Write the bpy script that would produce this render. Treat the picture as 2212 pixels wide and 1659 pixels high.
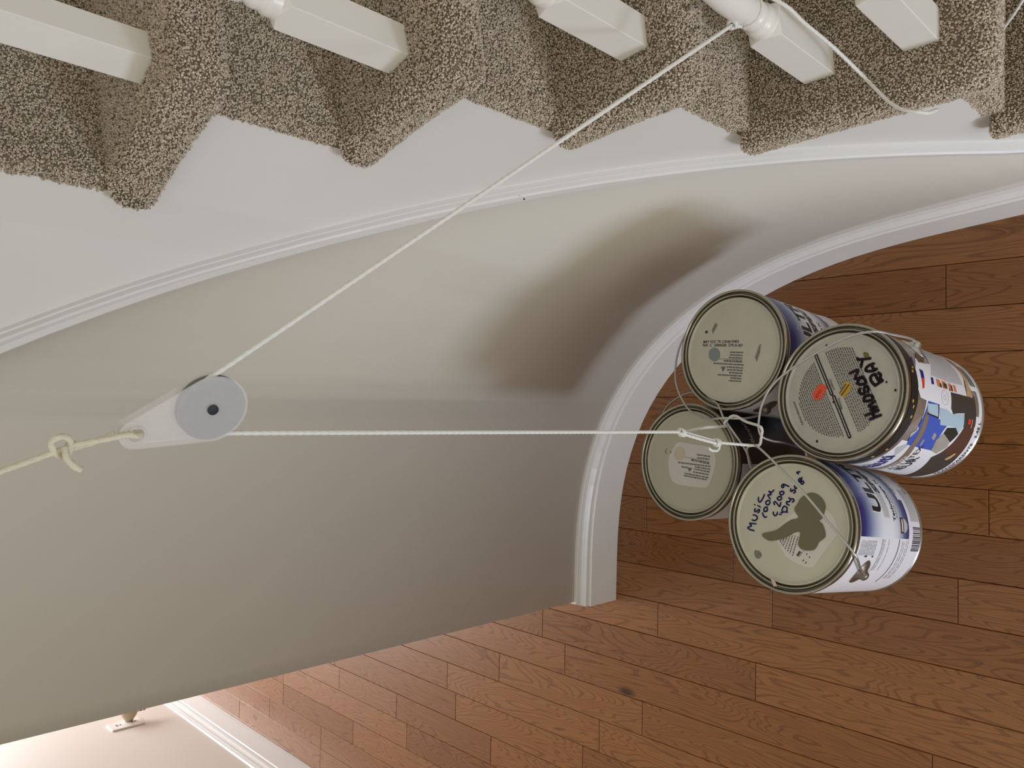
import bpy, bmesh, math, random
import numpy as np
from mathutils import Vector, Matrix
from mathutils.geometry import tessellate_polygon

for o in list(bpy.data.objects):
    bpy.data.objects.remove(o, do_unlink=True)
SC = bpy.context.scene
COL = SC.collection
random.seed(7)
rng = np.random.default_rng(7)

# ------------------------------------------------------------------ camera
CAM_H = 1.4
camd = bpy.data.cameras.new('camera')
cam = bpy.data.objects.new('camera', camd)
COL.objects.link(cam)
camd.sensor_fit = 'HORIZONTAL'
camd.sensor_width = 36.0
camd.lens = 1676.8 * 36.0 / 2212.0
camd.clip_start = 0.02
_r = Vector((0.01680252, -0.70399696, -0.71000419))     # image right in the room (towards the floor)
_d = Vector((-0.99933118, 0.0112423, -0.03479674))      # image down
_f = Vector((0.03247888, 0.71011399, -0.70333722))      # viewing direction
m = Matrix(((_r.x, -_d.x, -_f.x, 0.0), (_r.y, -_d.y, -_f.y, 0.0), (_r.z, -_d.z, -_f.z, CAM_H), (0, 0, 0, 1)))
cam.matrix_world = m
SC.camera = cam

# ------------------------------------------------------------------ world and light
world = bpy.data.worlds.new('world')
SC.world = world
world.use_nodes = True
bg = world.node_tree.nodes['Background']
bg.inputs['Color'].default_value = (1.0, 0.94, 0.81, 1)
bg.inputs['Strength'].default_value = 0.43

def area_light(name, loc, target, sx, sy, power, col):
    l = bpy.data.lights.new(name, 'AREA')
    l.shape = 'RECTANGLE'
    l.size = sx
    l.size_y = sy
    l.energy = power
    l.color = col
    o = bpy.data.objects.new(name, l)
    COL.objects.link(o)
    o.location = loc
    o.rotation_euler = (Vector(target) - Vector(loc)).to_track_quat('-Z', 'Y').to_euler()
    return o

# unseen area lights: two added behind the viewer, one assumed for the far room
area_light('assumed_low_daylight', (-1.21, -1.38, 0.32), (-0.02, 0.49, 0.38), 0.34, 0.36, 15.0, (0.69, 0.81, 1.0))  # assumed low daylight source behind the viewer; no sidelight is built
area_light('added_soft_fill', (-1.75, -2.1, 1.25), (0.0, 0.7, 0.75), 1.8, 2.3, 20.0, (1.0, 0.96, 0.90))  # broad soft fill added behind the viewer; there is no door
area_light('assumed_far_window', (-0.62, 4.6, 1.35), (-0.9, 2.4, 0.3), 1.1, 2.1, 72.0, (0.99, 0.97, 1.0))  # window assumed out of view in the far room, only its light added

SC.view_settings.view_transform = 'Standard'
SC.view_settings.look = 'None'
SC.view_settings.gamma = 1.0
SC.view_settings.use_curve_mapping = False
SC.view_settings.exposure = 0.35

# ------------------------------------------------------------------ helpers
def tag(o, label=None, cat=None, group=None, kind=None):
    if label: o['label'] = label
    if cat: o['category'] = cat
    if group: o['group'] = group
    if kind: o['kind'] = kind
    return o

def empty(name, loc=(0, 0, 0)):
    o = bpy.data.objects.new(name, None)
    COL.objects.link(o)
    o.empty_display_size = 0.05
    o.location = loc
    return o

def link(name, me, mat, parent=None, smooth=False):
    o = bpy.data.objects.new(name, me)
    COL.objects.link(o)
    if mat is not None and not me.materials:
        me.materials.append(mat)
    if parent is not None:
        o.parent = parent
    if smooth:
        me.shade_smooth()
    return o

def from_bm(name, bm, mat, parent=None, smooth=False, recalc=True):
    if recalc:
        bmesh.ops.recalc_face_normals(bm, faces=bm.faces[:])
    me = bpy.data.meshes.new(name)
    bm.to_mesh(me)
    bm.free()
    return link(name, me, mat, parent, smooth)

def from_py(name, v, f, mat, parent=None, smooth=False):
    me = bpy.data.meshes.new(name)
    me.from_pydata([tuple(p) for p in v], [], [tuple(q) for q in f])
    me.update()
    return link(name, me, mat, parent, smooth)

def bm_box(bm, c, s, M=None):
    r = bmesh.ops.create_cube(bm, size=1.0)
    T = Matrix.Translation(Vector(c)) @ (M.to_4x4() if M is not None else Matrix()) @ Matrix.Diagonal((s[0], s[1], s[2], 1))
    bmesh.ops.transform(bm, matrix=T, verts=r['verts'])
    return r['verts']

def bm_lathe(bm, prof, n=64):
    rings = []
    for (r, z) in prof:
        if r < 1e-6:
            rings.append([bm.verts.new((0, 0, z))])
        else:
            rings.append([bm.verts.new((r * math.cos(2 * math.pi * i / n), r * math.sin(2 * math.pi * i / n), z)) for i in range(n)])
    for a, b in zip(rings[:-1], rings[1:]):
        for i in range(n):
            j = (i + 1) % n
            q = [a[i % len(a)], a[j % len(a)], b[j % len(b)], b[i % len(b)]]
            u = []
            for w in q:
                if w not in u: u.append(w)
            if len(u) >= 3:
                bm.faces.new(u)

def catmull(P, sub=8):
    P = [Vector(p) for p in P]
    if len(P) < 3:
        return [P[0].lerp(P[-1], t / sub) for t in range(sub + 1)]
    Q = [P[0] * 2 - P[1]] + P + [P[-1] * 2 - P[-2]]
    out = []
    for i in range(1, len(Q) - 2):
        p0, p1, p2, p3 = Q[i - 1:i + 3]
        for k in range(sub):
            t = k / sub
            out.append(0.5 * ((2 * p1) + (p2 - p0) * t + (2 * p0 - 5 * p1 + 4 * p2 - p3) * t * t + (3 * p1 - p0 - 3 * p2 + p3) * t ** 3))
    out.append(P[-1])
    return out

def resample(P, step):
    out = [P[0]]
    acc = 0.0
    for a, b in zip(P[:-1], P[1:]):
        L = (b - a).length
        if L < 1e-9: continue
        t = step - acc
        while t <= L:
            out.append(a.lerp(b, t / L))
            t += step
        acc = (acc + L) % step
    if (out[-1] - P[-1]).length > step * 0.3:
        out.append(P[-1])
    return out

def tube(bm, P, r, n=8, twist=0.0, lobes=3, amp=0.0):
    """round or laid (twisted, lobed) cord along points P"""
    P = [Vector(p) for p in P]
    T = []
    for i in range(len(P)):
        t = P[min(i + 1, len(P) - 1)] - P[max(i - 1, 0)]
        T.append(t.normalized())
    N = T[0].orthogonal().normalized()
    rings = []
    s = 0.0
    for i, p in enumerate(P):
        if i:
            s += (p - P[i - 1]).length
            ax = T[i - 1].cross(T[i])
            if ax.length > 1e-8:
                N = Matrix.Rotation(T[i - 1].angle(T[i]), 3, ax.normalized()) @ N
            N = (N - T[i] * N.dot(T[i])).normalized()
        B = T[i].cross(N)
        ring = []
        for k in range(n):
            a = 2 * math.pi * k / n
            rr = r * (1 + amp * math.cos(lobes * a - twist * s))
            ring.append(bm.verts.new(p + (N * math.cos(a) + B * math.sin(a)) * rr))
        rings.append(ring)
    for a, b in zip(rings[:-1], rings[1:]):
        for k in range(n):
            j = (k + 1) % n
            bm.faces.new((a[k], a[j], b[j], b[k]))
    bm.faces.new(rings[0][::-1])
    bm.faces.new(rings[-1])

# ------------------------------------------------------------------ materials
def mat(name, col, rough=0.5, metal=0.0, var=0.0, vscale=30.0, bump=0.0, bscale=200.0, spec=0.5, coat=0.0, col2=None):
    m = bpy.data.materials.new(name)
    m.use_nodes = True
    nt = m.node_tree
    b = nt.nodes['Principled BSDF']
    b.inputs['Roughness'].default_value = rough
    b.inputs['Metallic'].default_value = metal
    b.inputs['Specular IOR Level'].default_value = spec
    b.inputs['Coat Weight'].default_value = coat
    tc = nt.nodes.new('ShaderNodeTexCoord')
    nz = nt.nodes.new('ShaderNodeTexNoise')
    nz.inputs['Scale'].default_value = vscale
    nz.inputs['Detail'].default_value = 4.0
    nt.links.new(tc.outputs['Object'], nz.inputs['Vector'])
    mx = nt.nodes.new('ShaderNodeMix')
    mx.data_type = 'RGBA'
    c2 = col2 if col2 else tuple(max(0.0, c * (1 - var)) for c in col)
    mx.inputs[6].default_value = (*col, 1)
    mx.inputs[7].default_value = (*c2, 1)
    nt.links.new(nz.outputs['Fac'], mx.inputs[0])
    nt.links.new(mx.outputs[2], b.inputs['Base Color'])
    if bump > 0:
        n2 = nt.nodes.new('ShaderNodeTexNoise')
        n2.inputs['Scale'].default_value = bscale
        n2.inputs['Detail'].default_value = 3.0
        nt.links.new(tc.outputs['Object'], n2.inputs['Vector'])
        bp = nt.nodes.new('ShaderNodeBump')
        bp.inputs['Strength'].default_value = bump
        bp.inputs['Distance'].default_value = 0.002
        nt.links.new(n2.outputs['Fac'], bp.inputs['Height'])
        nt.links.new(bp.outputs['Normal'], b.inputs['Normal'])
    return m

def wood_floor():
    m = bpy.data.materials.new('oak_floor')
    m.use_nodes = True
    nt = m.node_tree
    N, Lk = nt.nodes, nt.links
    b = N['Principled BSDF']
    tc = N.new('ShaderNodeTexCoord')
    oi = N.new('ShaderNodeObjectInfo')
    sc = N.new('ShaderNodeVectorMath'); sc.operation = 'SCALE'
    cmb = N.new('ShaderNodeCombineXYZ')
    Lk.new(oi.outputs['Random'], cmb.inputs[0]); Lk.new(oi.outputs['Random'], cmb.inputs[1]); Lk.new(oi.outputs['Random'], cmb.inputs[2])
    sc.inputs[3].default_value = 37.0
    Lk.new(cmb.outputs[0], sc.inputs[0])
    mp = N.new('ShaderNodeMapping')
    mp.inputs['Scale'].default_value = (15.0, 2.1, 8.0)
    Lk.new(tc.outputs['Object'], mp.inputs['Vector'])
    ad = N.new('ShaderNodeVectorMath'); ad.operation = 'ADD'
    Lk.new(mp.outputs[0], ad.inputs[0]); Lk.new(sc.outputs[0], ad.inputs[1])
    n1 = N.new('ShaderNodeTexNoise')           # growth-ring field
    n1.inputs['Scale'].default_value = 1.0; n1.inputs['Detail'].default_value = 2.2; n1.inputs['Roughness'].default_value = 0.42
    n1.inputs['Distortion'].default_value = 0.5
    Lk.new(ad.outputs[0], n1.inputs['Vector'])
    mu = N.new('ShaderNodeMath'); mu.operation = 'MULTIPLY'; mu.inputs[1].default_value = 32.0
    Lk.new(n1.outputs['Fac'], mu.inputs[0])
    fr = N.new('ShaderNodeMath'); fr.operation = 'FRACT'
    Lk.new(mu.outputs[0], fr.inputs[0])
    ramp = N.new('ShaderNodeValToRGB')
    e = ramp.color_ramp.elements
    e[0].position = 0.0; e[0].color = (0.40, 0.36, 0.34, 1)
    e[1].position = 1.0; e[1].color = (1, 1, 1, 1)
    x = e.new(0.16); x.color = (0.97, 0.97, 0.97, 1)
    x = e.new(0.80); x.color = (1, 1, 1, 1)
    x = e.new(0.95); x.color = (0.50, 0.46, 0.44, 1)
    Lk.new(fr.outputs[0], ramp.inputs[0])
    # fine fibres
    mp2 = N.new('ShaderNodeMapping'); mp2.inputs['Scale'].default_value = (420.0, 18.0, 60.0)
    Lk.new(tc.outputs['Object'], mp2.inputs['Vector'])
    n2 = N.new('ShaderNodeTexNoise'); n2.inputs['Scale'].default_value = 1.0; n2.inputs['Detail'].default_value = 3.0
    Lk.new(mp2.outputs[0], n2.inputs['Vector'])
    # colour of the board
    hue = N.new('ShaderNodeValToRGB')
    h = hue.color_ramp.elements
    h[0].position = 0.0; h[0].color = (0.235, 0.090, 0.026, 1)
    h[1].position = 1.0; h[1].color = (0.305, 0.128, 0.041, 1)
    Lk.new(oi.outputs['Random'], hue.inputs[0])
    m1 = N.new('ShaderNodeMix'); m1.data_type = 'RGBA'; m1.blend_type = 'MULTIPLY'; m1.inputs[0].default_value = 0.82
    Lk.new(hue.outputs[0], m1.inputs[6]); Lk.new(ramp.outputs[0], m1.inputs[7])
    m2 = N.new('ShaderNodeMix'); m2.data_type = 'RGBA'; m2.blend_type = 'MULTIPLY'; m2.inputs[0].default_value = 0.45
    Lk.new(m1.outputs[2], m2.inputs[6])
    rp2 = N.new('ShaderNodeValToRGB')
    rp2.color_ramp.elements[0].position = 0.30; rp2.color_ramp.elements[0].color = (0.55, 0.5, 0.45, 1)
    rp2.color_ramp.elements[1].position = 0.62; rp2.color_ramp.elements[1].color = (1, 1, 1, 1)
    Lk.new(n2.outputs['Fac'], rp2.inputs[0]); Lk.new(rp2.outputs[0], m2.inputs[7])
    # knots
    mp3 = N.new('ShaderNodeMapping'); mp3.inputs['Scale'].default_value = (7.0, 3.0, 5.0)
    Lk.new(tc.outputs['Object'], mp3.inputs['Vector'])
    ad3 = N.new('ShaderNodeVectorMath'); ad3.operation = 'ADD'
    Lk.new(mp3.outputs[0], ad3.inputs[0]); Lk.new(sc.outputs[0], ad3.inputs[1])
    vo = N.new('ShaderNodeTexVoronoi'); vo.inputs['Scale'].default_value = 1.0
    Lk.new(ad3.outputs[0], vo.inputs['Vector'])
    rp3 = N.new('ShaderNodeValToRGB')
    rp3.color_ramp.elements[0].position = 0.03; rp3.color_ramp.elements[0].color = (0.16, 0.13, 0.12, 1)
    rp3.color_ramp.elements[1].position = 0.09; rp3.color_ramp.elements[1].color = (1, 1, 1, 1)
    Lk.new(vo.outputs['Distance'], rp3.inputs[0])
    m3 = N.new('ShaderNodeMix'); m3.data_type = 'RGBA'; m3.blend_type = 'MULTIPLY'; m3.inputs[0].default_value = 0.9
    Lk.new(m2.outputs[2], m3.inputs[6]); Lk.new(rp3.outputs[0], m3.inputs[7])
    Lk.new(m3.outputs[2], b.inputs['Base Color'])
    b.inputs['Roughness'].default_value = 0.27
    b.inputs['Specular IOR Level'].default_value = 0.5
    bp = N.new('ShaderNodeBump'); bp.inputs['Strength'].default_value = 0.25; bp.inputs['Distance'].default_value = 0.0006
    Lk.new(n2.outputs['Fac'], bp.inputs['Height']); Lk.new(bp.outputs['Normal'], b.inputs['Normal'])
    return m

def carpet_mat():
    m = bpy.data.materials.new('beige_carpet')
    m.use_nodes = True
    nt = m.node_tree
    b = nt.nodes['Principled BSDF']
    g = nt.nodes.new('ShaderNodeNewGeometry')
    r = nt.nodes.new('ShaderNodeValToRGB')
    e = r.color_ramp.elements
    e[0].position = 0.0; e[0].color = (0.36, 0.295, 0.22, 1)
    e[1].position = 1.0; e[1].color = (0.74, 0.645, 0.53, 1)
    x = e.new(0.5); x.color = (0.54, 0.455, 0.355, 1)
    nt.links.new(g.outputs['Random Per Island'], r.inputs[0])
    nt.links.new(r.outputs[0], b.inputs['Base Color'])
    b.inputs['Roughness'].default_value = 0.95
    b.inputs['Specular IOR Level'].default_value = 0.1
    b.inputs['Sheen Weight'].default_value = 0.15
    return m

M_WALL = mat('greige_wall_paint', (0.66, 0.62, 0.545), 0.62, var=0.03, vscale=4, bump=0.10, bscale=420)
M_FARWALL = mat('pale_wall_paint', (0.74, 0.68, 0.62), 0.55, var=0.03, vscale=3, bump=0.05, bscale=400)
M_TRIM = mat('white_gloss_trim', (0.80, 0.79, 0.78), 0.28, var=0.03, vscale=12, bump=0.05, bscale=60)
M_STR = mat('white_satin_stringer', (0.80, 0.785, 0.76), 0.42, var=0.04, vscale=8, bump=0.06, bscale=90)
M_BAL = mat('white_baluster_paint', (0.82, 0.80, 0.75), 0.33, var=0.04, vscale=20, bump=0.05, bscale=120)
M_OAK = wood_floor()
M_CARPET = carpet_mat()
M_BACKING = mat('carpet_backing', (0.24, 0.195, 0.14), 0.95, var=0.3, vscale=300, spec=0.1)
M_ROPE = mat('white_cord', (0.86, 0.85, 0.81), 0.8, var=0.12, vscale=700, bump=0.4, bscale=1500)
M_CREAM = mat('cream_cord', (0.78, 0.72, 0.56), 0.8, var=0.15, vscale=700, bump=0.4, bscale=1500)
M_TIN = mat('tinned_steel', (0.46, 0.44, 0.37), 0.22, metal=1.0, var=0.22, vscale=40)
M_TINB = mat('tinned_steel_body', (0.62, 0.61, 0.58), 0.33, metal=0.9, var=0.2, vscale=25)
M_WIRE = mat('galvanised_wire', (0.60, 0.60, 0.59), 0.34, metal=0.85, var=0.2, vscale=80)
M_EAR = mat('stained_steel_ear', (0.30, 0.24, 0.19), 0.4, metal=0.8, var=0.5, vscale=60)
M_DARK = mat('dark_gap', (0.03, 0.018, 0.01), 0.8, var=0.2)
MW = [[(-145,471),(-139,527),(-118,560),(-89,509),(-63,539),(-59,450)],[(-17,506),(-21,471),(1,442),(29,441),(45,467),(45,498)],[(78,433),(107,413),(122,427),(97,453),(89,477),(110,483),(125,474)],[(151,405),(168,443)],[(172,483),(177,488)],[(313,363),(261,383),(213,416),(228,439),(269,442)],[(43,315),(35,338),(65,365),(86,370)],[(162,330),(143,353),(116,354),(107,329),(131,310),(158,315),(162,330)],[(105,353),(112,311)],[(247,303),(227,335),(200,333),(189,305),(216,283),(240,288),(247,303)],[(266,281),(309,317),(321,273),(357,306),(349,269),(379,241)],[(116,174),(85,181),(69,206),(91,227),(110,227)],[(201,219),(224,230),(239,213),(215,182),(186,150),(236,139)],[(307,162),(288,187),(267,180),(264,153),(285,131),(306,141),(307,162)],[(372,134),(359,160),(335,155),(329,131),(353,107),(371,114),(372,134)],[(460,120),(442,142),(418,135),(425,115),(450,114),(460,120),(452,88),(439,49)],[(115,130),(115,107)],[(92,149),(92,123)],[(130,44),(133,114),(183,103),(196,81),(180,53),(134,56)],[(215,30),(228,60),(249,64),(256,50)],[(302,39),(286,15),(258,30),(253,50)],[(289,15),(294,-19),(274,-29),(256,-10)],[(412,21),(387,22),(386,2),(401,-9),(398,-35),(376,-36),(367,-20)],[(465,-44),(450,-25),(424,-33),(426,-50),(453,-59),(465,-44),(459,-67)],[(546,-84),(529,-71),(508,-78),(521,-97),(545,-95),(546,-84)],[(559,-109),(532,-105),(504,-87)],[(517,-120),(499,-99),(480,-117),(497,-138),(518,-126),(504,-93)],[(626,-79),(616,-42),(599,-63)]]
MB = [(-157,334),(-133,254),(-94,160),(-28,85),(44,-11),(80,-101),(148,-53),(194,-47),(237,-76),(292,-100),(343,-146),(383,-213),(389,-282),(362,-345),(315,-395),(259,-422),(207,-422),(141,-406),(100,-389),(71,-357),(49,-392),(1,-422),(-67,-443),(-113,-436),(-172,-373),(-227,-349),(-271,-311),(-289,-230),(-280,-160),(-233,-119),(-160,-128),(-87,-133),(-102,-64),(-142,-10),(-193,73),(-217,151),(-240,245),(-219,314),(-190,354)]
MS = [(-55,141),(147,-46),(272,-289),(214,-428),(165,-505),(45,-571),(-62,-578),(-264,-445),(-469,-318),(-482,-237),(-452,-95),(-393,30),(-244,149)]
MR = [[(-311,-149),(-368,-114)],[(-302,-186),(-373,-139)],[(-143,-109),(-377,-55)],[(-134,-73),(-352,-21)],[(-139,-38),(-334,9)],[(-157,-4),(-309,43)],[(-174,31),(-280,74)],[(-192,66),(-263,97)],[(-210,101),(-246,120)],[(-321,-236),(-349,-221)],[(-351,-272),(-376,-257)],[(-397,-203),(-422,-184)],[(-418,-236),(-447,-214)]]
MSM = [(-385,445),(-387,374),(-433,342),(-477,381),(-460,432)]
MT = [(-689,176),(-687,128),(-754,82),(-768,129)]
HW = [[(-312,-399),(-264,-518)],[(-270,-341),(-210,-485)],[(-243,-423),(-283,-443)],[(-213,-485),(-203,-396),(-173,-464),(-162,-372),(-107,-439)],[(-107,-313),(-63,-307),(-37,-353),(-46,-401),(-75,-412),(-98,-382),(-107,-313)],[(1,-347),(48,-346),(72,-314),(31,-299),(-16,-309),(-16,-260),(14,-240),(40,-250)],[(168,-239),(132,-218),(103,-214),(90,-252),(101,-306),(131,-309),(167,-276),(168,-239)],[(182,-272),(160,-179),(261,-207),(228,-111)],[(76,-427),(130,-508)],[(76,-427),(129,-376),(182,-368),(207,-417),(169,-438),(122,-471)],[(130,-508),(162,-480),(197,-483),(224,-454)],[(268,-430),(246,-384),(248,-312),(278,-301),(313,-337),(331,-390)],[(299,-374),(254,-407)],[(298,-241),(346,-246),(387,-252)],[(402,-186),(386,-209),(395,-343)]]
HG = [(467,-255),(472,-279),(456,-314),(425,-325),(403,-300),(422,-268)]
HO = [(104,271),(99,208),(58,169),(-48,217),(-89,249),(-89,320),(-39,352),(18,339)]
HY = [(139,-68),(85,-148),(6,-121),(-57,-60),(-33,2),(31,-18)]
HB = [[(460,353),(-20,102)],[(-53,73),(-522,-166)],[(-102,595),(-396,441)],[(171,136),(32,63)],[(-65,-1),(-197,-55)]]
HD = [(-594,242),(577,221),(-117,71),(20,-664),(114,-556)]
C1T = [[(119,483),(89,-139)],[(72,490),(23,-354)]]
C1H = [(119,483),(160,483)]
C1O = [(-56,189),(-86,191),(-112,202),(-133,220),(-145,245),(-149,274),(-143,303),(-128,331),(-106,354),(-78,370),(-48,377),(-18,375),(8,364),(29,345),(42,320),(45,291),(39,262),(24,234),(1,212),(-26,196)]
C1R = [[(-45,-176),(-31,38)],[(-84,-171),(-67,43)],[(-120,-166),(-104,45)],[(-142,-161),(-114,211)],[(-168,-165),(-145,132)],[(-214,-195),(-174,288)],[(-255,-190),(-233,66)],[(-289,-185),(-270,68)],[(-327,-183),(-310,27)],[(-363,-173),(-336,208)],[(-399,-174),(-384,-3)],[(-435,-172),(-421,21)]]
C1L = [(-225,163),(-228,82),(-301,124)]
C1D = [(275,438)]
C2S = [(270,178),(249,-54),(232,-295),(186,-394),(114,-439),(0,-447),(-140,-418),(-307,-345),(-346,-264),(-343,18),(-325,210),(-255,295),(-75,344),(72,333),(196,259)]
C2O = [(115,61),(84,64),(55,77),(32,98),(16,124),(10,154),(13,184),(25,211),(47,233),(74,248),(105,253),(136,249),(165,236),(189,215),(204,189),(211,159),(207,129),(194,102),(173,80),(146,66)]
C2R = [[(92,-361),(107,-136)],[(54,-351),(65,-137)],[(26,-349),(60,62)],[(-2,-349),(29,-48)],[(-44,-372),(-21,188)],[(-84,-367),(-64,-106)],[(-121,-360),(-97,-102)],[(-159,-347),(-138,-86)],[(-201,-343),(-168,57)],[(-231,-316),(-201,62)],[(-86,7),(-79,123)]]
C2L = [(-81,7),(-90,-73),(-146,-20)]
C2M = [[(166,384),(121,413),(93,382)],[(130,329),(122,304),(102,316)]]

# ------------------------------------------------------------------ the room's plan: face of the curved baseboard, right to left
PLAN = [(3160, 2922), (3118, 3312), (3078, 3692), (3038, 4064), (2995, 4432), (2945, 4797), (2886, 5161), (2817, 5523), (2734, 5884), (2637, 6244), (2525, 6601), (2395, 6955), (2248, 7303), (2083, 7643), (1899, 7975), (1696, 8296), (1475, 8603), (1236, 8894), (978, 9168), (704, 9423), (413, 9656), (107, 9867), (-214, 10054), (-548, 10216), (-893, 10353), (-1248, 10466), (-1612, 10555), (-1982, 10622), (-2357, 10668), (-2735, 10697), (-3114, 10712), (-3492, 10717), (-3867, 10722), (-4080, 10725)]
PLAN = [Vector((a * 1e-4, b * 1e-4)) for a, b in PLAN]
_t0 = (PLAN[0] - PLAN[1]).normalized()
PLAN = [PLAN[0] + _t0 * d for d in (0.9, 0.6, 0.4, 0.3, 0.2, 0.1, 0.05)] + PLAN
S0 = 0.9          # arc length at the first measured point
def plan_frames():
    S, Nn = [0.0], []
    for a, b in zip(PLAN[:-1], PLAN[1:]):
        S.append(S[-1] + (b - a).length)
    for i in range(len(PLAN)):
        t = (PLAN[min(i + 1, len(PLAN) - 1)] - PLAN[max(i - 1, 0)]).normalized()
        Nn.append(Vector((-t.y, t.x)))
    return [s - S0 for s in S], Nn
PS, PN = plan_frames()
TRIM_S = [-0.9, -0.061, 0.02, 0.098, 0.181, 0.264, 0.345, 0.423, 0.497, 0.564, 0.626, 0.686, 0.742, 1.25]
TRIM_Z = [-0.55, 0.292, 0.392, 0.474, 0.548, 0.624, 0.704, 0.789, 0.876, 0.964, 1.05, 1.132, 1.209, 1.90]
def trim_z(s): return float(np.interp(s, TRIM_S, TRIM_Z))
def off(i, d):                      # plan point i moved d metres into the well
    return PLAN[i] + PN[i] * d
WALL_D = -0.013                     # wall face lies behind the baseboard face

# floor -------------------------------------------------------------
floor = from_py('floor', [(-3, -3, -0.0125), (2.2, -3, -0.0125), (2.2, 5.2, -0.0125), (-3, 5.2, -0.0125), (-3, -3, -0.03), (2.2, -3, -0.03), (2.2, 5.2, -0.03), (-3, 5.2, -0.03)],
                [(0, 1, 2, 3), (7, 6, 5, 4), (0, 4, 5, 1), (1, 5, 6, 2), (2, 6, 7, 3), (3, 7, 4, 0)], M_DARK)
tag(floor, 'oak strip floor stained reddish brown', kind='structure')
PW, PX0 = 0.0729, 0.2499
JOINTS = [(-.434, .961), (-.383, .703), (-.298, .386), (-.145, .342), (.213, .403), (-.504, .736), (-.232, .993), (-.281, .786), (-.669, .998), (-.744, 1.115), (-.801, 1.163), (-.583, 1.221), (-.671, 1.443), (-.722, 1.647), (-.812, 1.61), (-.893, 1.875), (-.964, 1.823), (-1.05, 2.098), (-.878, 1.469), (-.914, 2.184), (-1.025, 2.541), (-1.118, 2.638), (-1.194, 2.874), (-1.108, 2.285), (-.56, .424)]
rows = {}
for (x, y) in JOINTS:
    rows.setdefault(int(math.floor((PX0 - x) / PW)), []).append(y)
for k in range(-3, 21):
    x1 = PX0 - PW * k
    x0 = max(x1 - PW, -1.228)
    if x1 - x0 < 0.01: continue
    ys = sorted(rows.get(k, []))
    y = (ys[0] if ys else random.uniform(0.1, 0.5)) - random.uniform(0.45, 0.9)
    pre = []
    while y > -0.7:
        pre.append(y); y -= random.uniform(0.4, 0.9)
    y = (ys[-1] if ys else 0.6) + random.uniform(0.5, 0.9)
    post = []
    while y < 4.4:
        post.append(y); y += random.uniform(0.45, 0.95)
    cuts = [-0.8] + sorted(pre) + ys + post + [4.6]
    for a, b in zip(cuts[:-1], cuts[1:]):
        if b - a < 0.03: continue
        g, c = 0.0004, 0.0009
        dz = random.uniform(-0.0002, 0.0002)
        L, W = (b - a) / 2 - g, (x1 - x0) / 2 - g
        v = []
        for (w, l, z) in ((W, L, -0.012), (W, L, -c), (W - c, L - c, 0.0)):
            v += [(-w, -l, z), (w, -l, z), (w, l, z), (-w, l, z)]
        f = [(8, 9, 10, 11)]
        for q in (0, 4):
            for i in range(4):
                j = (i + 1) % 4
                f.append((q + i, q + j, q + 4 + j, q + 4 + i))
        p = from_py('plank', v, f, M_OAK, floor)
        p.location = ((x0 + x1) / 2, (a + b) / 2, dz)

# curved wall under the stair ---------------------------------------
def strip(name, d0, d1, zlo, zhi, mat_, idx=None):
    idx = idx or range(len(PLAN))
    v, f = [], []
    for i in idx:
        a, b = off(i, d0), off(i, d1)
        lo, hi = zlo(i), zhi(i)
        v += [(a.x, a.y, lo), (a.x, a.y, hi), (b.x, b.y, hi), (b.x, b.y, lo)]
    n = len(v) // 4
    for k in range(n - 1):
        for q in range(4):
            j = (q + 1) % 4
            f.append((4 * k + q, 4 * k + j, 4 * k + 4 + j, 4 * k + 4 + q))
    f += [(0, 1, 2, 3), (4 * n - 1, 4 * n - 2, 4 * n - 3, 4 * n - 4)]
    bm = bmesh.new()
    bv = [bm.verts.new(p) for p in v]
    for q in f: bm.faces.new([bv[k] for k in q])
    o = from_bm(name, bm, mat_)
    for k, p in enumerate(o.data.polygons): p.use_smooth = abs(p.normal.z) < 0.5 and k < len(o.data.polygons) - 2
    return o
wall = strip('wall_back', WALL_D, WALL_D - 0.12, lambda i: 0.0, lambda i: max(0.05, trim_z(PS[i]) + 0.02) if PS[i] < 0.80 else 2.6, M_WALL)
tag(wall, 'curved greige plaster wall below the staircase', kind='structure')

def sweep(name, path, normals, prof, zf, mat_, close=True):
    v, f = [], []
    n = len(prof)
    for p, nn, z in zip(path, normals, zf):
        for (d, h) in prof:
            q = p + nn * d
            v.append((q.x, q.y, z + h))
    for k in range(len(path) - 1):
        for q in range(n - 1):
            f.append((n * k + q, n * k + q + 1, n * (k + 1) + q + 1, n * (k + 1) + q))
    bm = bmesh.new()
    bv = [bm.verts.new(p) for p in v]
    for q in f: bm.faces.new([bv[k] for k in q])
    if close:
        bm.faces.new([bv[k] for k in range(n)])
        bm.faces.new([bv[n * (len(path) - 1) + k] for k in range(n)][::-1])
    return from_bm(name, bm, mat_)
BB = [(0.0, 0.0), (0.0135, 0.0), (0.0135, 0.088), (0.0115, 0.091), (0.0105, 0.0945), (0.0122, 0.0985), (0.0118, 0.103), (0.0090, 0.108), (0.0062, 0.114), (0.0050, 0.120), (0.0056, 0.123), (0.0045, 0.1275), (0.0, 0.128)]
wp = [off(i, WALL_D) for i in range(len(PLAN))]
corner = wp[-1]
bpath = wp[:-1] + [corner, corner + Vector((0, 0.12))]
bn = PN[:-1] + [Vector((-1, -1)), Vector((-1, 0))]
tag(sweep('baseboard_back', bpath, bn, BB, [0.0] * len(bpath), M_TRIM), 'white moulded baseboard along the curved wall', kind='structure')

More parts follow.
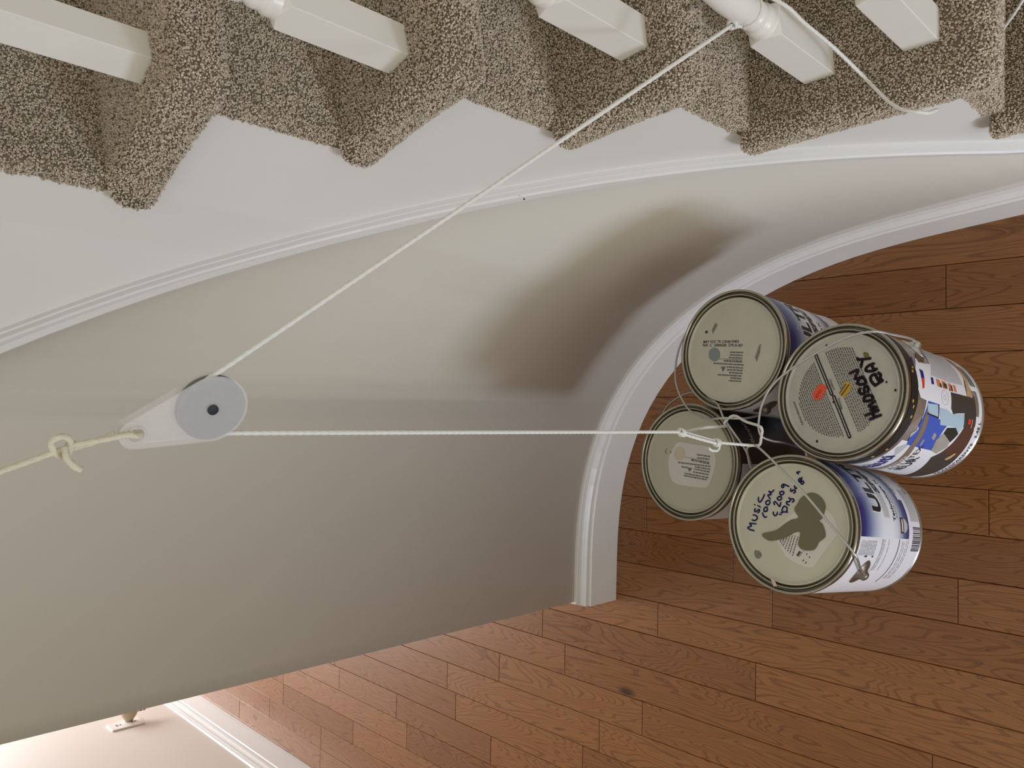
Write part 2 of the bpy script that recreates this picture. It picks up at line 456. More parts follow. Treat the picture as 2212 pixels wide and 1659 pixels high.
# trim moulding below the stringer ----------------------------------
TP = [(0.0, 0.0), (0.0125, 0.0), (0.0135, 0.003), (0.0135, 0.0165), (0.0115, 0.0185), (0.0125, 0.0215), (0.0165, 0.0255), (0.0175, 0.029), (0.0155, 0.0325), (0.0105, 0.0345), (0.0105, 0.037), (0.0125, 0.0385), (0.0118, 0.041), (0.0, 0.042)]
ti = [i for i in range(len(PLAN)) if -0.7 < PS[i] < 0.80]
tr = sweep('trim_1', [wp[i] for i in ti], [PN[i] for i in ti], TP, [trim_z(PS[i]) for i in ti], M_TRIM)
tag(tr, 'white moulding strip following the foot of the stair stringer', kind='structure')
bm = bmesh.new(); bmesh.ops.create_icosphere(bm, subdivisions=2, radius=0.0011)
nh = from_bm('nail_hole', bm, M_DARK, tr); nh.location = (0.2487, 0.6395, trim_z(0.357) + 0.0345)

# ------------------------------------------------------------------ staircase
TZ = {0: 1.34, 1: 1.165, 2: 0.996, 3: 0.825, 4: 0.638, 5: 0.450}
RL = {0: ((0.12, 0.89), (0.10, 0.075)), 1: ((0.209, 0.775), (0.11, 0.05)), 2: ((0.265, 0.649), (0.094, 0.0275)), 3: ((0.296, 0.522), (0.106, 0.0225)),
      4: ((0.334, 0.413), (0.085, 0.003)), 5: ((0.33, 0.217), (1.0, -0.01)), 6: ((0.345, -0.06), (1.0, -0.08))}
RL = {k: (Vector(p), Vector(d).normalized()) for k, (p, d) in RL.items()}
def cross_line(p, d, dist):
    """where the riser line p+t*d meets the plan curve moved dist into the well -> point, arc length"""
    nrm = Vector((-d.y, d.x))
    for i in range(len(PLAN) - 1):
        a, b = off(i, dist), off(i + 1, dist)
        ha, hb = (a - p).dot(nrm), (b - p).dot(nrm)
        if ha * hb <= 0 and abs(ha - hb) > 1e-9:
            t = ha / (ha - hb)
            return a.lerp(b, t), PS[i] + t * (PS[i + 1] - PS[i])
    raise ValueError
stairs = empty('staircase')
tag(stairs, 'curved carpeted staircase with a white cut stringer', kind='structure')

def pile(name, obj, parent, keep, pitch=0.00165, tuft=0.00112, hgt=0.0040):
    """tufts of cut pile standing on the faces of obj that pass keep(centre, normal)"""
    me = obj.data
    me.calc_loop_triangles()
    V = np.array([v.co[:] for v in me.vertices])
    tri = np.array([t.vertices[:] for t in me.loop_triangles])
    A, B, C = V[tri[:, 0]], V[tri[:, 1]], V[tri[:, 2]]
    nn = np.cross(B - A, C - A)
    ar = np.linalg.norm(nn, axis=1) / 2
    nn = nn / np.maximum(np.linalg.norm(nn, axis=1, keepdims=True), 1e-12)
    cnt = rng.poisson(ar / (pitch * pitch))
    ti_ = np.repeat(np.arange(len(tri)), cnt)
    u = rng.random((len(ti_), 2)); fl = u.sum(1) > 1; u[fl] = 1 - u[fl]
    P = A[ti_] + (B - A)[ti_] * u[:, :1] + (C - A)[ti_] * u[:, 1:]
    Nn = nn[ti_]
    k = keep(P, Nn)
    P, Nn = P[k], Nn[k]
    n = len(P)
    D = Nn + rng.normal(0, 0.42, (n, 3))
    D /= np.linalg.norm(D, axis=1, keepdims=True)
    T1 = np.cross(D, np.array([0.31, 0.83, 0.47])); T1 /= np.linalg.norm(T1, axis=1, keepdims=True)
    T2 = np.cross(D, T1)
    h = hgt * rng.uniform(0.65, 1.15, (n, 1)); r = tuft * rng.uniform(0.75, 1.25, (n, 1))
    base = P - Nn * 0.001
    mid = base + D * h * 0.72
    vs = np.empty((n, 6, 3))
    vs[:, 0] = base
    for q in range(4):
        a = q * math.pi / 2
        vs[:, 1 + q] = mid + (T1 * math.cos(a) + T2 * math.sin(a)) * r
    vs[:, 5] = base + D * h
    fc = np.array([(0, 2, 1), (0, 3, 2), (0, 4, 3), (0, 1, 4), (5, 1, 2), (5, 2, 3), (5, 3, 4), (5, 4, 1)])
    faces = (np.arange(n)[:, None, None] * 6 + fc[None]).reshape(-1, 3)
    m_ = bpy.data.meshes.new(name)
    m_.vertices.add(n * 6); m_.loops.add(len(faces) * 3); m_.polygons.add(len(faces))
    m_.vertices.foreach_set('co', vs.reshape(-1)); m_.loops.foreach_set('vertex_index', faces.reshape(-1).astype(np.int32))
    m_.polygons.foreach_set('loop_start', np.arange(0, len(faces) * 3, 3, dtype=np.int32))
    m_.update(calc_edges=True)
    o = link(name, m_, M_CARPET, parent)
    o['kind'] = 'stuff'
    return o

OVER, NOSE, THK = 0.011, 0.034, 0.047
for k in range(0, 6):
    z = TZ[k]
    pb, db = RL[k]; pf, df = RL[k + 1]
    nb = Vector((-db.y, db.x)); nf = Vector((-df.y, df.x))
    pb2 = pb + nb * 0.015                      # tucks under the riser behind
    pf2 = pf - nf * NOSE                       # nosing in front of the riser below
    A, sa = cross_line(pb2, db, OVER); B, sb = cross_line(pf2, df, OVER)
    flare = (0.0, 0.002, 0.005, 0.010, 0.018, 0.018)[k]           # the wide lower treads swell towards their nosing
    B, sb = cross_line(pf2, df, OVER + flare)
    end = [A] + [off(i, OVER + flare * ((sa - PS[i]) / (sa - sb)) ** 1.15) for i in range(len(PLAN) - 1, -1, -1) if sb + 0.004 < PS[i] < sa - 0.004] + [B]
    out_f, out_b = B + df * (0.62 / max(0.3, df.x)), A + db * (0.62 / max(0.3, db.x))
    # rounded front corner in plan
    e2 = end[:-1]
    tdir = (end[-2] - B).normalized()
    c0, c1 = B + tdir * min(0.024, (end[-2] - B).length * 0.9 if len(end) < 4 else 0.024), B + df * 0.024
    e2 = [p for p in e2 if (p - B).length > 0.026]
    arc = [c0 * (1 - t) ** 2 + B * 2 * t * (1 - t) + c1 * t * t for t in (0, .25, .5, .75, 1)]
    poly = e2 + arc + [out_f, out_b]
    bm = bmesh.new()
    lo = [bm.verts.new((p.x, p.y, z - THK)) for p in poly]
    hi = [bm.verts.new((p.x, p.y, z)) for p in poly]
    n = len(poly)
    bm.faces.new(lo[::-1]); bm.faces.new(hi)
    for i in range(n):
        j = (i + 1) % n
        bm.faces.new((lo[i], lo[j], hi[j], hi[i]))
    bmesh.ops.recalc_face_normals(bm, faces=bm.faces[:])
    bm.edges.ensure_lookup_table()
    per = [e for e in bm.edges if abs(e.verts[0].co.z - e.verts[1].co.z) < 1e-6 and all(v in lo + hi for v in e.verts)]
    bmesh.ops.bevel(bm, geom=per, offset=0.017, segments=4, affect='EDGES', profile=0.5)
    t = from_bm('tread', bm, M_BACKING, stairs, smooth=True)
    pile('carpet_pile', t, t, lambda P, N: (P[:, 0] < 0.50) & (N[:, 2] > -0.75) & (P[:, 1] > 0.10))
    # riser at the back of this tread, up to the tread above
    if k >= 1:
        zt = TZ[k - 1] - 0.03
        e, _ = cross_line(pb, db, -0.0055)
        q = e + db * (0.6 / max(0.3, db.x))
        bm = bmesh.new()
        vv = []
        for (p, dd) in ((e, 0.0), (q, 0.0), (q, 0.02), (e, 0.02)):
            w = p + nb * dd
            vv.append((bm.verts.new((w.x, w.y, z - 0.02)), bm.verts.new((w.x, w.y, zt))))
        for i in range(4):
            j = (i + 1) % 4
            bm.faces.new((vv[i][0], vv[j][0], vv[j][1], vv[i][1]))
        bm.faces.new([a[0] for a in vv]); bm.faces.new([a[1] for a in vv])
        rz = from_bm('riser', bm, M_BACKING, stairs)
        pile('carpet_pile', rz, rz, lambda P, N: (P[:, 0] < 0.50) & (P[:, 2] > z - 0.002) & (np.abs(N[:, 2]) < 0.5) & (N[:, 1] < 0.3), hgt=0.0036)

# white stringer face, cut to the steps
ss = {k: cross_line(*RL[k], -0.007)[1] for k in range(0, 7)}
ss[-1] = 0.80
v, f = [], []
def str_col(s, zt):
    i = max(0, min(len(PLAN) - 2, int(np.searchsorted(PS, s)) - 1))
    t = (s - PS[i]) / (PS[i + 1] - PS[i])
    for d in (-0.007, -0.03):
        p = off(i, d).lerp(off(i + 1, d), t)
        v.append((p.x, p.y, trim_z(s) + 0.036)); v.append((p.x, p.y, zt))
    return len(v) - 4
bm = bmesh.new()
for k in range(0, 6):
    hi_s, lo_s = ss[k], ss[k + 1]
    if k == 0: hi_s = 0.79
    zt = TZ[k] - 0.03
    cols = [str_col(s, zt) for s in np.linspace(lo_s, hi_s, 10)]
    for a, b in zip(cols[:-1], cols[1:]):
        f += [(a, b, b + 1, a + 1)]
st = from_py('stringer', v, f, M_STR, stairs)
for p in st.data.polygons: p.use_smooth = abs(p.normal.z) < 0.3

# ------------------------------------------------------------------ balusters
BAL = [((0.2945, 0.689), 27.0, 1, 'white baluster on the topmost carpeted tread, square base only'),
       ((0.3185, 0.560), 15.0, 2, 'second white baluster from the top of the stair'),
       ((0.3450, 0.4285), 7.0, 3, 'white baluster in the middle, on the third carpeted tread down'),
       ((0.3535, 0.3355), 3.0, 4, 'white baluster with the cord knotted round its turned neck'),
       ((0.3565, 0.2395), 0.5, 4, 'lowest white baluster, just below the one with the knotted cord')]
TURN = [(0.0155, -0.004), (0.0155, 0.000), (0.0150, 0.003), (0.0152, 0.006), (0.0150, 0.0095), (0.0138, 0.0115), (0.0128, 0.013), (0.0130, 0.015), (0.0134, 0.018), (0.0130, 0.021), (0.0118, 0.0232), (0.0108, 0.0252), (0.0108, 0.027), (0.0122, 0.0285),
        (0.0130, 0.031), (0.0136, 0.036), (0.0142, 0.045), (0.0145, 0.055), (0.0143, 0.068), (0.0134, 0.085), (0.0122, 0.11), (0.0112, 0.15), (0.0105, 0.2), (0.0100, 0.3), (0.0105, 0.45), (0.0125, 0.50), (0.0130, 0.60), (0.0, 0.60)]
bal_src = None
for (p, ang, k, lab) in BAL:
    zb = TZ[k] - 0.002
    hb = 0.119
    r = empty('baluster', (p[0], p[1], zb))
    r.rotation_euler.z = math.radians(ang)
    tag(r, lab, 'baluster', 'balusters along the stair')
    if bal_src is None:
        bm = bmesh.new()
        a = 0.0155
        rr = [[bm.verts.new((x, y, z)) for x, y in ((-w, -w), (w, -w), (w, w), (-w, w))] for (w, z) in ((a, 0.0), (a, hb - 0.004))]
        bm.faces.new(rr[0][::-1])
        for i in range(4):
            j = (i + 1) % 4
            bm.faces.new((rr[0][i], rr[0][j], rr[1][j], rr[1][i]))
        # lamb's-tongue shoulder from square to round
        ring = [bm.verts.new((0.0155 * math.cos(t), 0.0155 * math.sin(t), hb + 0.0005)) for t in [math.radians(-135 + 15 * q) for q in range(24)]]
        for i in range(4):
            j = (i + 1) % 4
            for q in range(6):
                a0, a1 = ring[(6 * i + q) % 24], ring[(6 * i + q + 1) % 24]
                top = rr[1][i] if q < 3 else rr[1][j]
                bm.faces.new((top, a1, a0))
            bm.faces.new((rr[1][i], rr[1][j], ring[(6 * i + 3) % 24]))
        bm.faces.new(ring)
        bmesh.ops.recalc_face_normals(bm, faces=bm.faces[:])
        bmesh.ops.bevel(bm, geom=[e for e in bm.edges if e.calc_length() > 0.1], offset=0.0008, segments=2, affect='EDGES', profile=0.5)
        b0 = from_bm('square_base', bm, M_BAL, r)
        bm = bmesh.new(); bm_lathe(bm, [(q, z + hb) for q, z in TURN], 40)
        b1 = from_bm('turned_shaft', bm, M_BAL, r, smooth=True)
        bal_src = (b0.data, b1.data)
    else:
        link('square_base', bal_src[0], None, r); link('turned_shaft', bal_src[1], None, r)

# unseen stub added behind the viewer to shade the curved wall's left end
wf = from_py('wall_shade_stub', [(-3, -.62, 0), (-.865, -.62, 0), (-.865, -.50, 0), (-3, -.50, 0), (-3, -.62, 2.6), (-.865, -.62, 2.6), (-.865, -.50, 2.6), (-3, -.50, 2.6)], [(0, 3, 2, 1), (4, 5, 6, 7), (0, 1, 5, 4), (1, 2, 6, 5), (2, 3, 7, 6), (3, 0, 4, 7)], M_WALL)
tag(wf, 'unseen greige wall stub added to shade the left end of the curved wall', kind='structure')

# ------------------------------------------------------------------ paint cans
CR, CHT = 0.0815, 0.19
LIDZ = 0.1857
def fill_polys(bm, polys, z=0.0):
    for poly in polys:
        vs = [bm.verts.new((p[0], p[1], z)) for p in poly]
        for t in tessellate_polygon([[Vector((p[0], p[1], 0)) for p in poly]]):
            try: bm.faces.new([vs[i] for i in t])
            except ValueError: pass
def sm2(poly, sub=3):
    P = [Vector((p[0], p[1], 0)) for p in poly]
    return [(q.x, q.y) for q in catmull(P, sub)]
def sm_closed(poly, sub=3):
    n = len(poly)
    P = [Vector((p[0], p[1], 0)) for p in poly]
    out = []
    for i in range(n):
        p0, p1, p2, p3 = P[i - 1], P[i], P[(i + 1) % n], P[(i + 2) % n]
        for k in range(sub):
            t = k / sub
            q = 0.5 * ((2 * p1) + (p2 - p0) * t + (2 * p0 - 5 * p1 + 4 * p2 - p3) * t * t + (3 * p1 - p0 - 3 * p2 + p3) * t ** 3)
            out.append((q.x, q.y))
    return out
def ribbon(bm, P, w):
    for a, b in zip(P[:-1], P[1:]):
        d = Vector((b[0] - a[0], b[1] - a[1]))
        if d.length < 1e-7: continue
        n = Vector((-d.y, d.x)).normalized() * w / 2
        bm.faces.new([bm.verts.new((a[0] + n.x, a[1] + n.y, 0)), bm.verts.new((a[0] - n.x, a[1] - n.y, 0)), bm.verts.new((b[0] - n.x, b[1] - n.y, 0)), bm.verts.new((b[0] + n.x, b[1] + n.y, 0))])
    for p in P:
        bm.faces.new([bm.verts.new((p[0] + w / 2 * math.cos(t), p[1] + w / 2 * math.sin(t), 0)) for t in [k * math.pi / 4 for k in range(8)]])
def words(bm, a, b, h, lo=0.0016, hi=0.0055, gap=0.0010):
    """a line of small print: word-long dashes from a to b"""
    a, b = Vector(a), Vector(b)
    d = (b - a); L = d.length; d.normalize()
    n = Vector((-d.y, d.x)) * h / 2
    t = 0.0
    while t < L - 0.0008:
        w = min(random.uniform(lo, hi), L - t)
        p, q = a + d * t, a + d * (t + w)
        bm.faces.new([bm.verts.new((x.x, x.y, 0)) for x in (p + n, p - n, q - n, q + n)])
        t += w + gap
PRINTS = ('label_small_print', 'label_lettering', 'label_rule', 'lid_lettering', 'lid_small_print', 'lid_title_bar', 'lid_stamp', 'sticker_print', 'handwriting', 'paint_specks', 'barcode', 'label_icon', 'label_seal', 'lid_mark', 'smudge', 'label_picture', 'label')
def printed(o):                      # fine print and specks that nobody would count
    if o.name.split('.')[0] in PRINTS: o['kind'] = 'stuff'
    return o
def text_polys(bm, s, o, dx, dy, size, shear=0.0, stretch=1.0, bold=0.0):
    """lettering s in the plane: origin o, reading direction dx, up direction dy"""
    cu = bpy.data.curves.new('lettering', 'FONT')
    cu.body = s; cu.size = 1.0; cu.resolution_u = 3; cu.offset = bold
    ob = bpy.data.objects.new('lettering', cu)
    me = bpy.data.meshes.new_from_object(ob)
    dx, dy, o = Vector(dx).normalized(), Vector(dy).normalized(), Vector(o)
    vs = []
    for vv in me.vertices:
        q = o + dx * (vv.co.x * size * stretch + vv.co.y * size * shear) + dy * (vv.co.y * size)
        vs.append(bm.verts.new((q.x, q.y, 0)))
    for p in me.polygons:
        try: bm.faces.new([vs[i] for i in p.vertices])
        except ValueError: pass
    bpy.data.objects.remove(ob); bpy.data.curves.remove(cu); bpy.data.meshes.remove(me)
def to_lid(name, bm, lift, mat_, parent):
    for vv in bm.verts: vv.co.z = LIDZ + lift
    me = bpy.data.meshes.new(name); bm.to_mesh(me); bm.free()
    return printed(link(name, me, mat_, parent))
def to_cyl(name, bm, lift, mat_, parent, step=0.0025):
    """wrap plane coordinates (arc metres, height) round the can"""
    us = [vv.co.x for vv in bm.verts]
    u = math.floor(min(us) / step) * step + step
    while u < max(us):
        bmesh.ops.bisect_plane(bm, geom=bm.verts[:] + bm.edges[:] + bm.faces[:], plane_co=(u, 0, 0), plane_no=(1, 0, 0), dist=1e-6)
        u += step
    for vv in bm.verts:
        t, h = vv.co.x / CR, vv.co.y
        vv.co = ((CR + lift) * math.cos(t), (CR + lift) * math.sin(t), h)
    me = bpy.data.meshes.new(name); bm.to_mesh(me); bm.free()
    me.shade_smooth()
    return printed(link(name, me, mat_, parent))
def uv(deg, h): return (math.radians(deg) * CR, h)
def arcbox(t0, t1, h0, h1): return [uv(t0, h0), uv(t1, h0), uv(t1, h1), uv(t0, h1)]
def tz(l): return [uv(t / 10.0, h * 1e-4) for t, h in l]
def lz(l): return [(a * 1e-4, b * 1e-4) for a, b in l]

# wire bails, local to each can, from ear to ear
BAIL_MUS = [(-0.0398, -0.0767, 0.165), (-0.0242, -0.0826, 0.1945), (0.0014, -0.0608, 0.203), (0.0355, -0.0301, 0.212), (0.0665, 0.0042, 0.217), (0.0863, 0.03, 0.217), (0.089, 0.0426, 0.212), (0.0858, 0.0535, 0.205), (0.077, 0.0604, 0.19), (0.0647, 0.0662, 0.172)]
BAIL_HUD = [(0.0709, -0.0563, 0.135), (0.0706, -0.0546, 0.15), (0.0695, -0.0497, 0.172), (0.0686, -0.0424, 0.1945), (0.0636, -0.0205, 0.204), (0.049, 0.0102, 0.209), (0.0257, 0.0494, 0.212), (0.0026, 0.0744, 0.215), (-0.0211, 0.0832, 0.218), (-0.0387, 0.0846, 0.219), (-0.0503, 0.084, 0.219), (-0.0594, 0.0819, 0.214), (-0.0631, 0.076, 0.2), (-0.0636, 0.0684, 0.18)]
BAIL_C1 = [(200, .094, .168), (194, .0965, .188), (186, .095, .203), (178, .0955, .205), (165, .099, .199), (140, .104, .188), (110, .107, .176), (80, .105, .165), (50, .098, .156)]
BAIL_C2 = [(-98, .0925, .166), (-78, .094, .186), (-60, .0935, .204), (-48, .0935, .207), (-30, .0975, .197), (0, .099, .181), (30, .097, .169), (53, .093, .160)]
def pol(l): return [(r * math.cos(math.radians(t)), r * math.sin(math.radians(t)), z) for t, r, z in l]
BODY = [(0, .0025), (.074, .0025), (.0785, .0015), (.0805, 0), (.0825, .0006), (.083, .0022), (.0825, .0042), (.0815, .0055), (.0815, .1815)]
RIM = [(.0815, .180), (.0822, .1825), (.083, .185), (.083, .1875), (.0824, .1895), (.0812, .190), (.080, .1894), (.0793, .1870), (.0790, .1815), (.0779, .1812), (.0773, .1860), (.0762, .1884), (.0752, .1886), (.0745, .1870), (.0741, .1808), (.0726, .1800)]
LID = [(.0726, .1802), (.0722, .1868), (.0714, .1882), (.0704, .1883), (.0697, .1874), (.0692, .1858), (.0684, LIDZ - .0002), (.0675, LIDZ), (0, LIDZ)]
def lathe_me(name, prof, n=72):
    bm = bmesh.new(); bm_lathe(bm, prof, n)
    bmesh.ops.recalc_face_normals(bm, faces=bm.faces[:])
    me = bpy.data.meshes.new(name); bm.to_mesh(me); bm.free(); me.shade_smooth()
    return me
CANS = {}
def make_can(key, label, rim, ax, ear_t, ear_z, bail, lidmat, bodymat, rimmat=None, ear_mat=None):
    ax = Vector(ax).normalized()
    u = (Vector((1, 0, 0)) - ax * ax.x).normalized()
    w = ax.cross(u)
    o = Vector(rim) - ax * CHT
    root = empty('paint_can')
    root.matrix_world = Matrix(((u.x, w.x, ax.x, o.x), (u.y, w.y, ax.y, o.y), (u.z, w.z, ax.z, o.z), (0, 0, 0, 1)))
    tag(root, label, 'paint can', 'paint cans hung on the cord')
    inv = root.matrix_world.inverted()
    link('can_body', lathe_me('can_body', BODY), bodymat, root)
    link('rim', lathe_me('rim', RIM), rimmat or M_TIN, root)
    lid = link('lid', lathe_me('lid', LID), lidmat, root)
    # ears and wire bail
    t = math.radians(ear_t)
    e = Vector((math.cos(t), math.sin(t), 0))
    for s in (1, -1):
        bm = bmesh.new()
        bm_lathe(bm, [(0, .0095), (.003, .0093), (.0052, .0080), (.0062, .0050), (.0075, .0030), (.0145, .0012), (.0155, .0002), (0, .0002)], 28)
        for vv in bm.verts:
            if vv.co.z < .0035:
                vv.co.y *= 1.15; vv.co.x *= 0.85
                vv.co.z -= vv.co.y ** 2 / (2 * CR) * 0.9
        ear = from_bm('ear', bm, ear_mat or M_EAR, root, smooth=True)
        zz = e * s
        yy = Vector((0, 0, 1)).cross(zz)
        ear.matrix_local = Matrix(((0, yy.x, zz.x, zz.x * CR), (0, yy.y, zz.y, zz.y * CR), (1, yy.z, zz.z, ear_z), (0, 0, 0, 1)))
    M_ = Vector((0, 0, ear_z))
    pts = [M_ + e * (CR + 0.003)] + catmull([M_ + e * (CR + 0.0075)] + [Vector(p) for p in bail] + [M_ - e * (CR + 0.0075)], 8) + [M_ - e * (CR + 0.003)]
    bm = bmesh.new(); tube(bm, pts, 0.0015, 8)
    from_bm('bail', bm, M_WIRE, root, smooth=True)
    CANS[key] = (root, lid)
    return root, lid

M_L_MUS = mat('lid_sage_lacquer', (0.62, 0.605, 0.49), 0.40, metal=0.1, var=0.10, vscale=35)
M_L_HUD = mat('lid_grey_tin', (0.58, 0.565, 0.50), 0.42, metal=0.15, var=0.22, vscale=60)
M_L_C1 = mat('lid_beige_lacquer', (0.59, 0.565, 0.48), 0.42, metal=0.1, var=0.15, vscale=45)
M_L_C2 = mat('lid_greige_lacquer', (0.47, 0.45, 0.36), 0.42, metal=0.1, var=0.05, vscale=30)
M_PAPER = mat('label_paper', (0.80, 0.79, 0.83), 0.32, var=0.05, vscale=20)
M_PAPERG = mat('label_paper_grey', (0.52, 0.52, 0.53), 0.4, var=0.15, vscale=120)
M_BLACKP = mat('label_black', (0.008, 0.010, 0.010), 0.45, var=0.3, vscale=30)
M_INK = mat('black_ink', (0.012, 0.010, 0.016), 0.5, var=0.2)
M_INKG = mat('grey_print', (0.16, 0.155, 0.15), 0.6, var=0.3, vscale=200)
M_INKL = mat('pale_grey_print', (0.55, 0.55, 0.56), 0.5, var=0.2, vscale=250)
M_BLUEPEN = mat('blue_marker', (0.016, 0.016, 0.20), 0.45, var=0.3, vscale=300)
M_PURPLE = mat('dark_purple_marker', (0.018, 0.004, 0.018), 0.4, var=0.4, vscale=300)
M_OLIVE = mat('dried_olive_paint', (0.165, 0.150, 0.088), 0.45, var=0.06, vscale=60)
M_STICK = mat('lid_paper_sticker', (0.72, 0.68, 0.64), 0.5, var=0.05, vscale=60)
M_STICK2 = mat('lid_grey_sticker', (0.62, 0.59, 0.56), 0.5, var=0.05, vscale=60)
M_ORANGE = mat('orange_sticker', (0.86, 0.09, 0.035), 0.5, var=0.08, vscale=300)
M_YELLOW = mat('yellow_sticker', (0.62, 0.38, 0.045), 0.5, var=0.2, vscale=200)
M_GREEN = mat('olive_green_drop', (0.16, 0.16, 0.01), 0.4, var=0.2, vscale=200)
M_TEAL = mat('blue_grey_paint_dab', (0.21, 0.26, 0.27), 0.45, var=0.06, vscale=80)
M_CREAMP = mat('cream_paint_dab', (0.55, 0.50, 0.38), 0.45, var=0.06, vscale=80)
M_RUST = mat('rust_spot', (0.06, 0.016, 0.006), 0.7, var=0.4, vscale=400)
M_SMUDGE = mat('grey_smudge', (0.24, 0.24, 0.20), 0.5, var=0.4, vscale=150)
M_TAPE = mat('masking_tape', (0.62, 0.50, 0.46), 0.5, var=0.1)
M_BLUE = mat('print_blue', (0.055, 0.115, 0.52), 0.35, var=0.15, vscale=60)
M_LBLUE = mat('print_pale_blue', (0.46, 0.60, 0.70), 0.35, var=0.15, vscale=40)
M_NAVY = mat('print_navy', (0.010, 0.012, 0.22), 0.35, var=0.2, vscale=60)
M_DGREY = mat('print_dark_grey', (0.060, 0.055, 0.050), 0.35, var=0.35, vscale=40)
M_BROWN = mat('print_brown', (0.105, 0.045, 0.030), 0.35, var=0.3, vscale=40)
M_TAUPE = mat('print_taupe', (0.25, 0.18, 0.13), 0.35, var=0.2, vscale=60)
M_TAN = mat('print_tan', (0.55, 0.36, 0.19), 0.4, var=0.15, vscale=60)
M_GRNP = mat('print_dark_green', (0.018, 0.026, 0.016), 0.4, var=0.4, vscale=90)
M_STONE = mat('print_stone', (0.46, 0.43, 0.37), 0.4, var=0.45, vscale=55)
M_OPRINT = mat('print_orange', (0.75, 0.22, 0.07), 0.4, var=0.2, vscale=120)
M_RPRINT = mat('print_red', (0.70, 0.05, 0.02), 0.4, var=0.2, vscale=120)
M_GOLD = mat('print_gold', (0.72, 0.45, 0.18), 0.35, var=0.4, vscale=200)
M_WHITEP = mat('print_white', (0.84, 0.83, 0.84), 0.35, var=0.05)
M_BLACKRIM = mat('black_painted_rim_side', (0.012, 0.010, 0.008), 0.5, var=0.5, vscale=90, bump=0.4, bscale=350)

def panel_mat():
    """printed panel that fades blue - white - blue from top to bottom"""
    m_ = bpy.data.materials.new('blue_fade_print'); m_.use_nodes = True
    nt = m_.node_tree; b = nt.nodes['Principled BSDF']
    tc = nt.nodes.new('ShaderNodeTexCoord'); sp = nt.nodes.new('ShaderNodeSeparateXYZ')
    nt.links.new(tc.outputs['Object'], sp.inputs[0])
    mr = nt.nodes.new('ShaderNodeMapRange'); mr.inputs[1].default_value = 0.042; mr.inputs[2].default_value = 0.178
    nt.links.new(sp.outputs['Z'], mr.inputs[0])
    cr = nt.nodes.new('ShaderNodeValToRGB'); e = cr.color_ramp.elements
    e[0].position = 0.0; e[0].color = (0.010, 0.018, 0.13, 1)
    e[1].position = 1.0; e[1].color = (0.012, 0.016, 0.12, 1)
    for p, c in ((0.10, (0.08, 0.11, 0.24)), (0.24, (0.60, 0.62, 0.70)), (0.36, (0.80, 0.80, 0.84)), (0.56, (0.76, 0.77, 0.83)), (0.70, (0.46, 0.50, 0.61)), (0.84, (0.12, 0.15, 0.32)), (0.92, (0.025, 0.035, 0.17))):
        x = e.new(p); x.color = (*c, 1)
    nt.links.new(mr.outputs[0], cr.inputs[0]); nt.links.new(cr.outputs[0], b.inputs['Base Color'])
    b.inputs['Roughness'].default_value = 0.32
    return m_
M_PANEL = panel_mat()
def nb(): return bmesh.new()
def cyl_polys(name, polys, lift, mat_, parent):
    bm = nb(); fill_polys(bm, polys); return to_cyl(name, bm, lift, mat_, parent)
def lid_polys(name, polys, lift, mat_, parent):
    bm = nb(); fill_polys(bm, polys); return to_lid(name, bm, lift, mat_, parent)

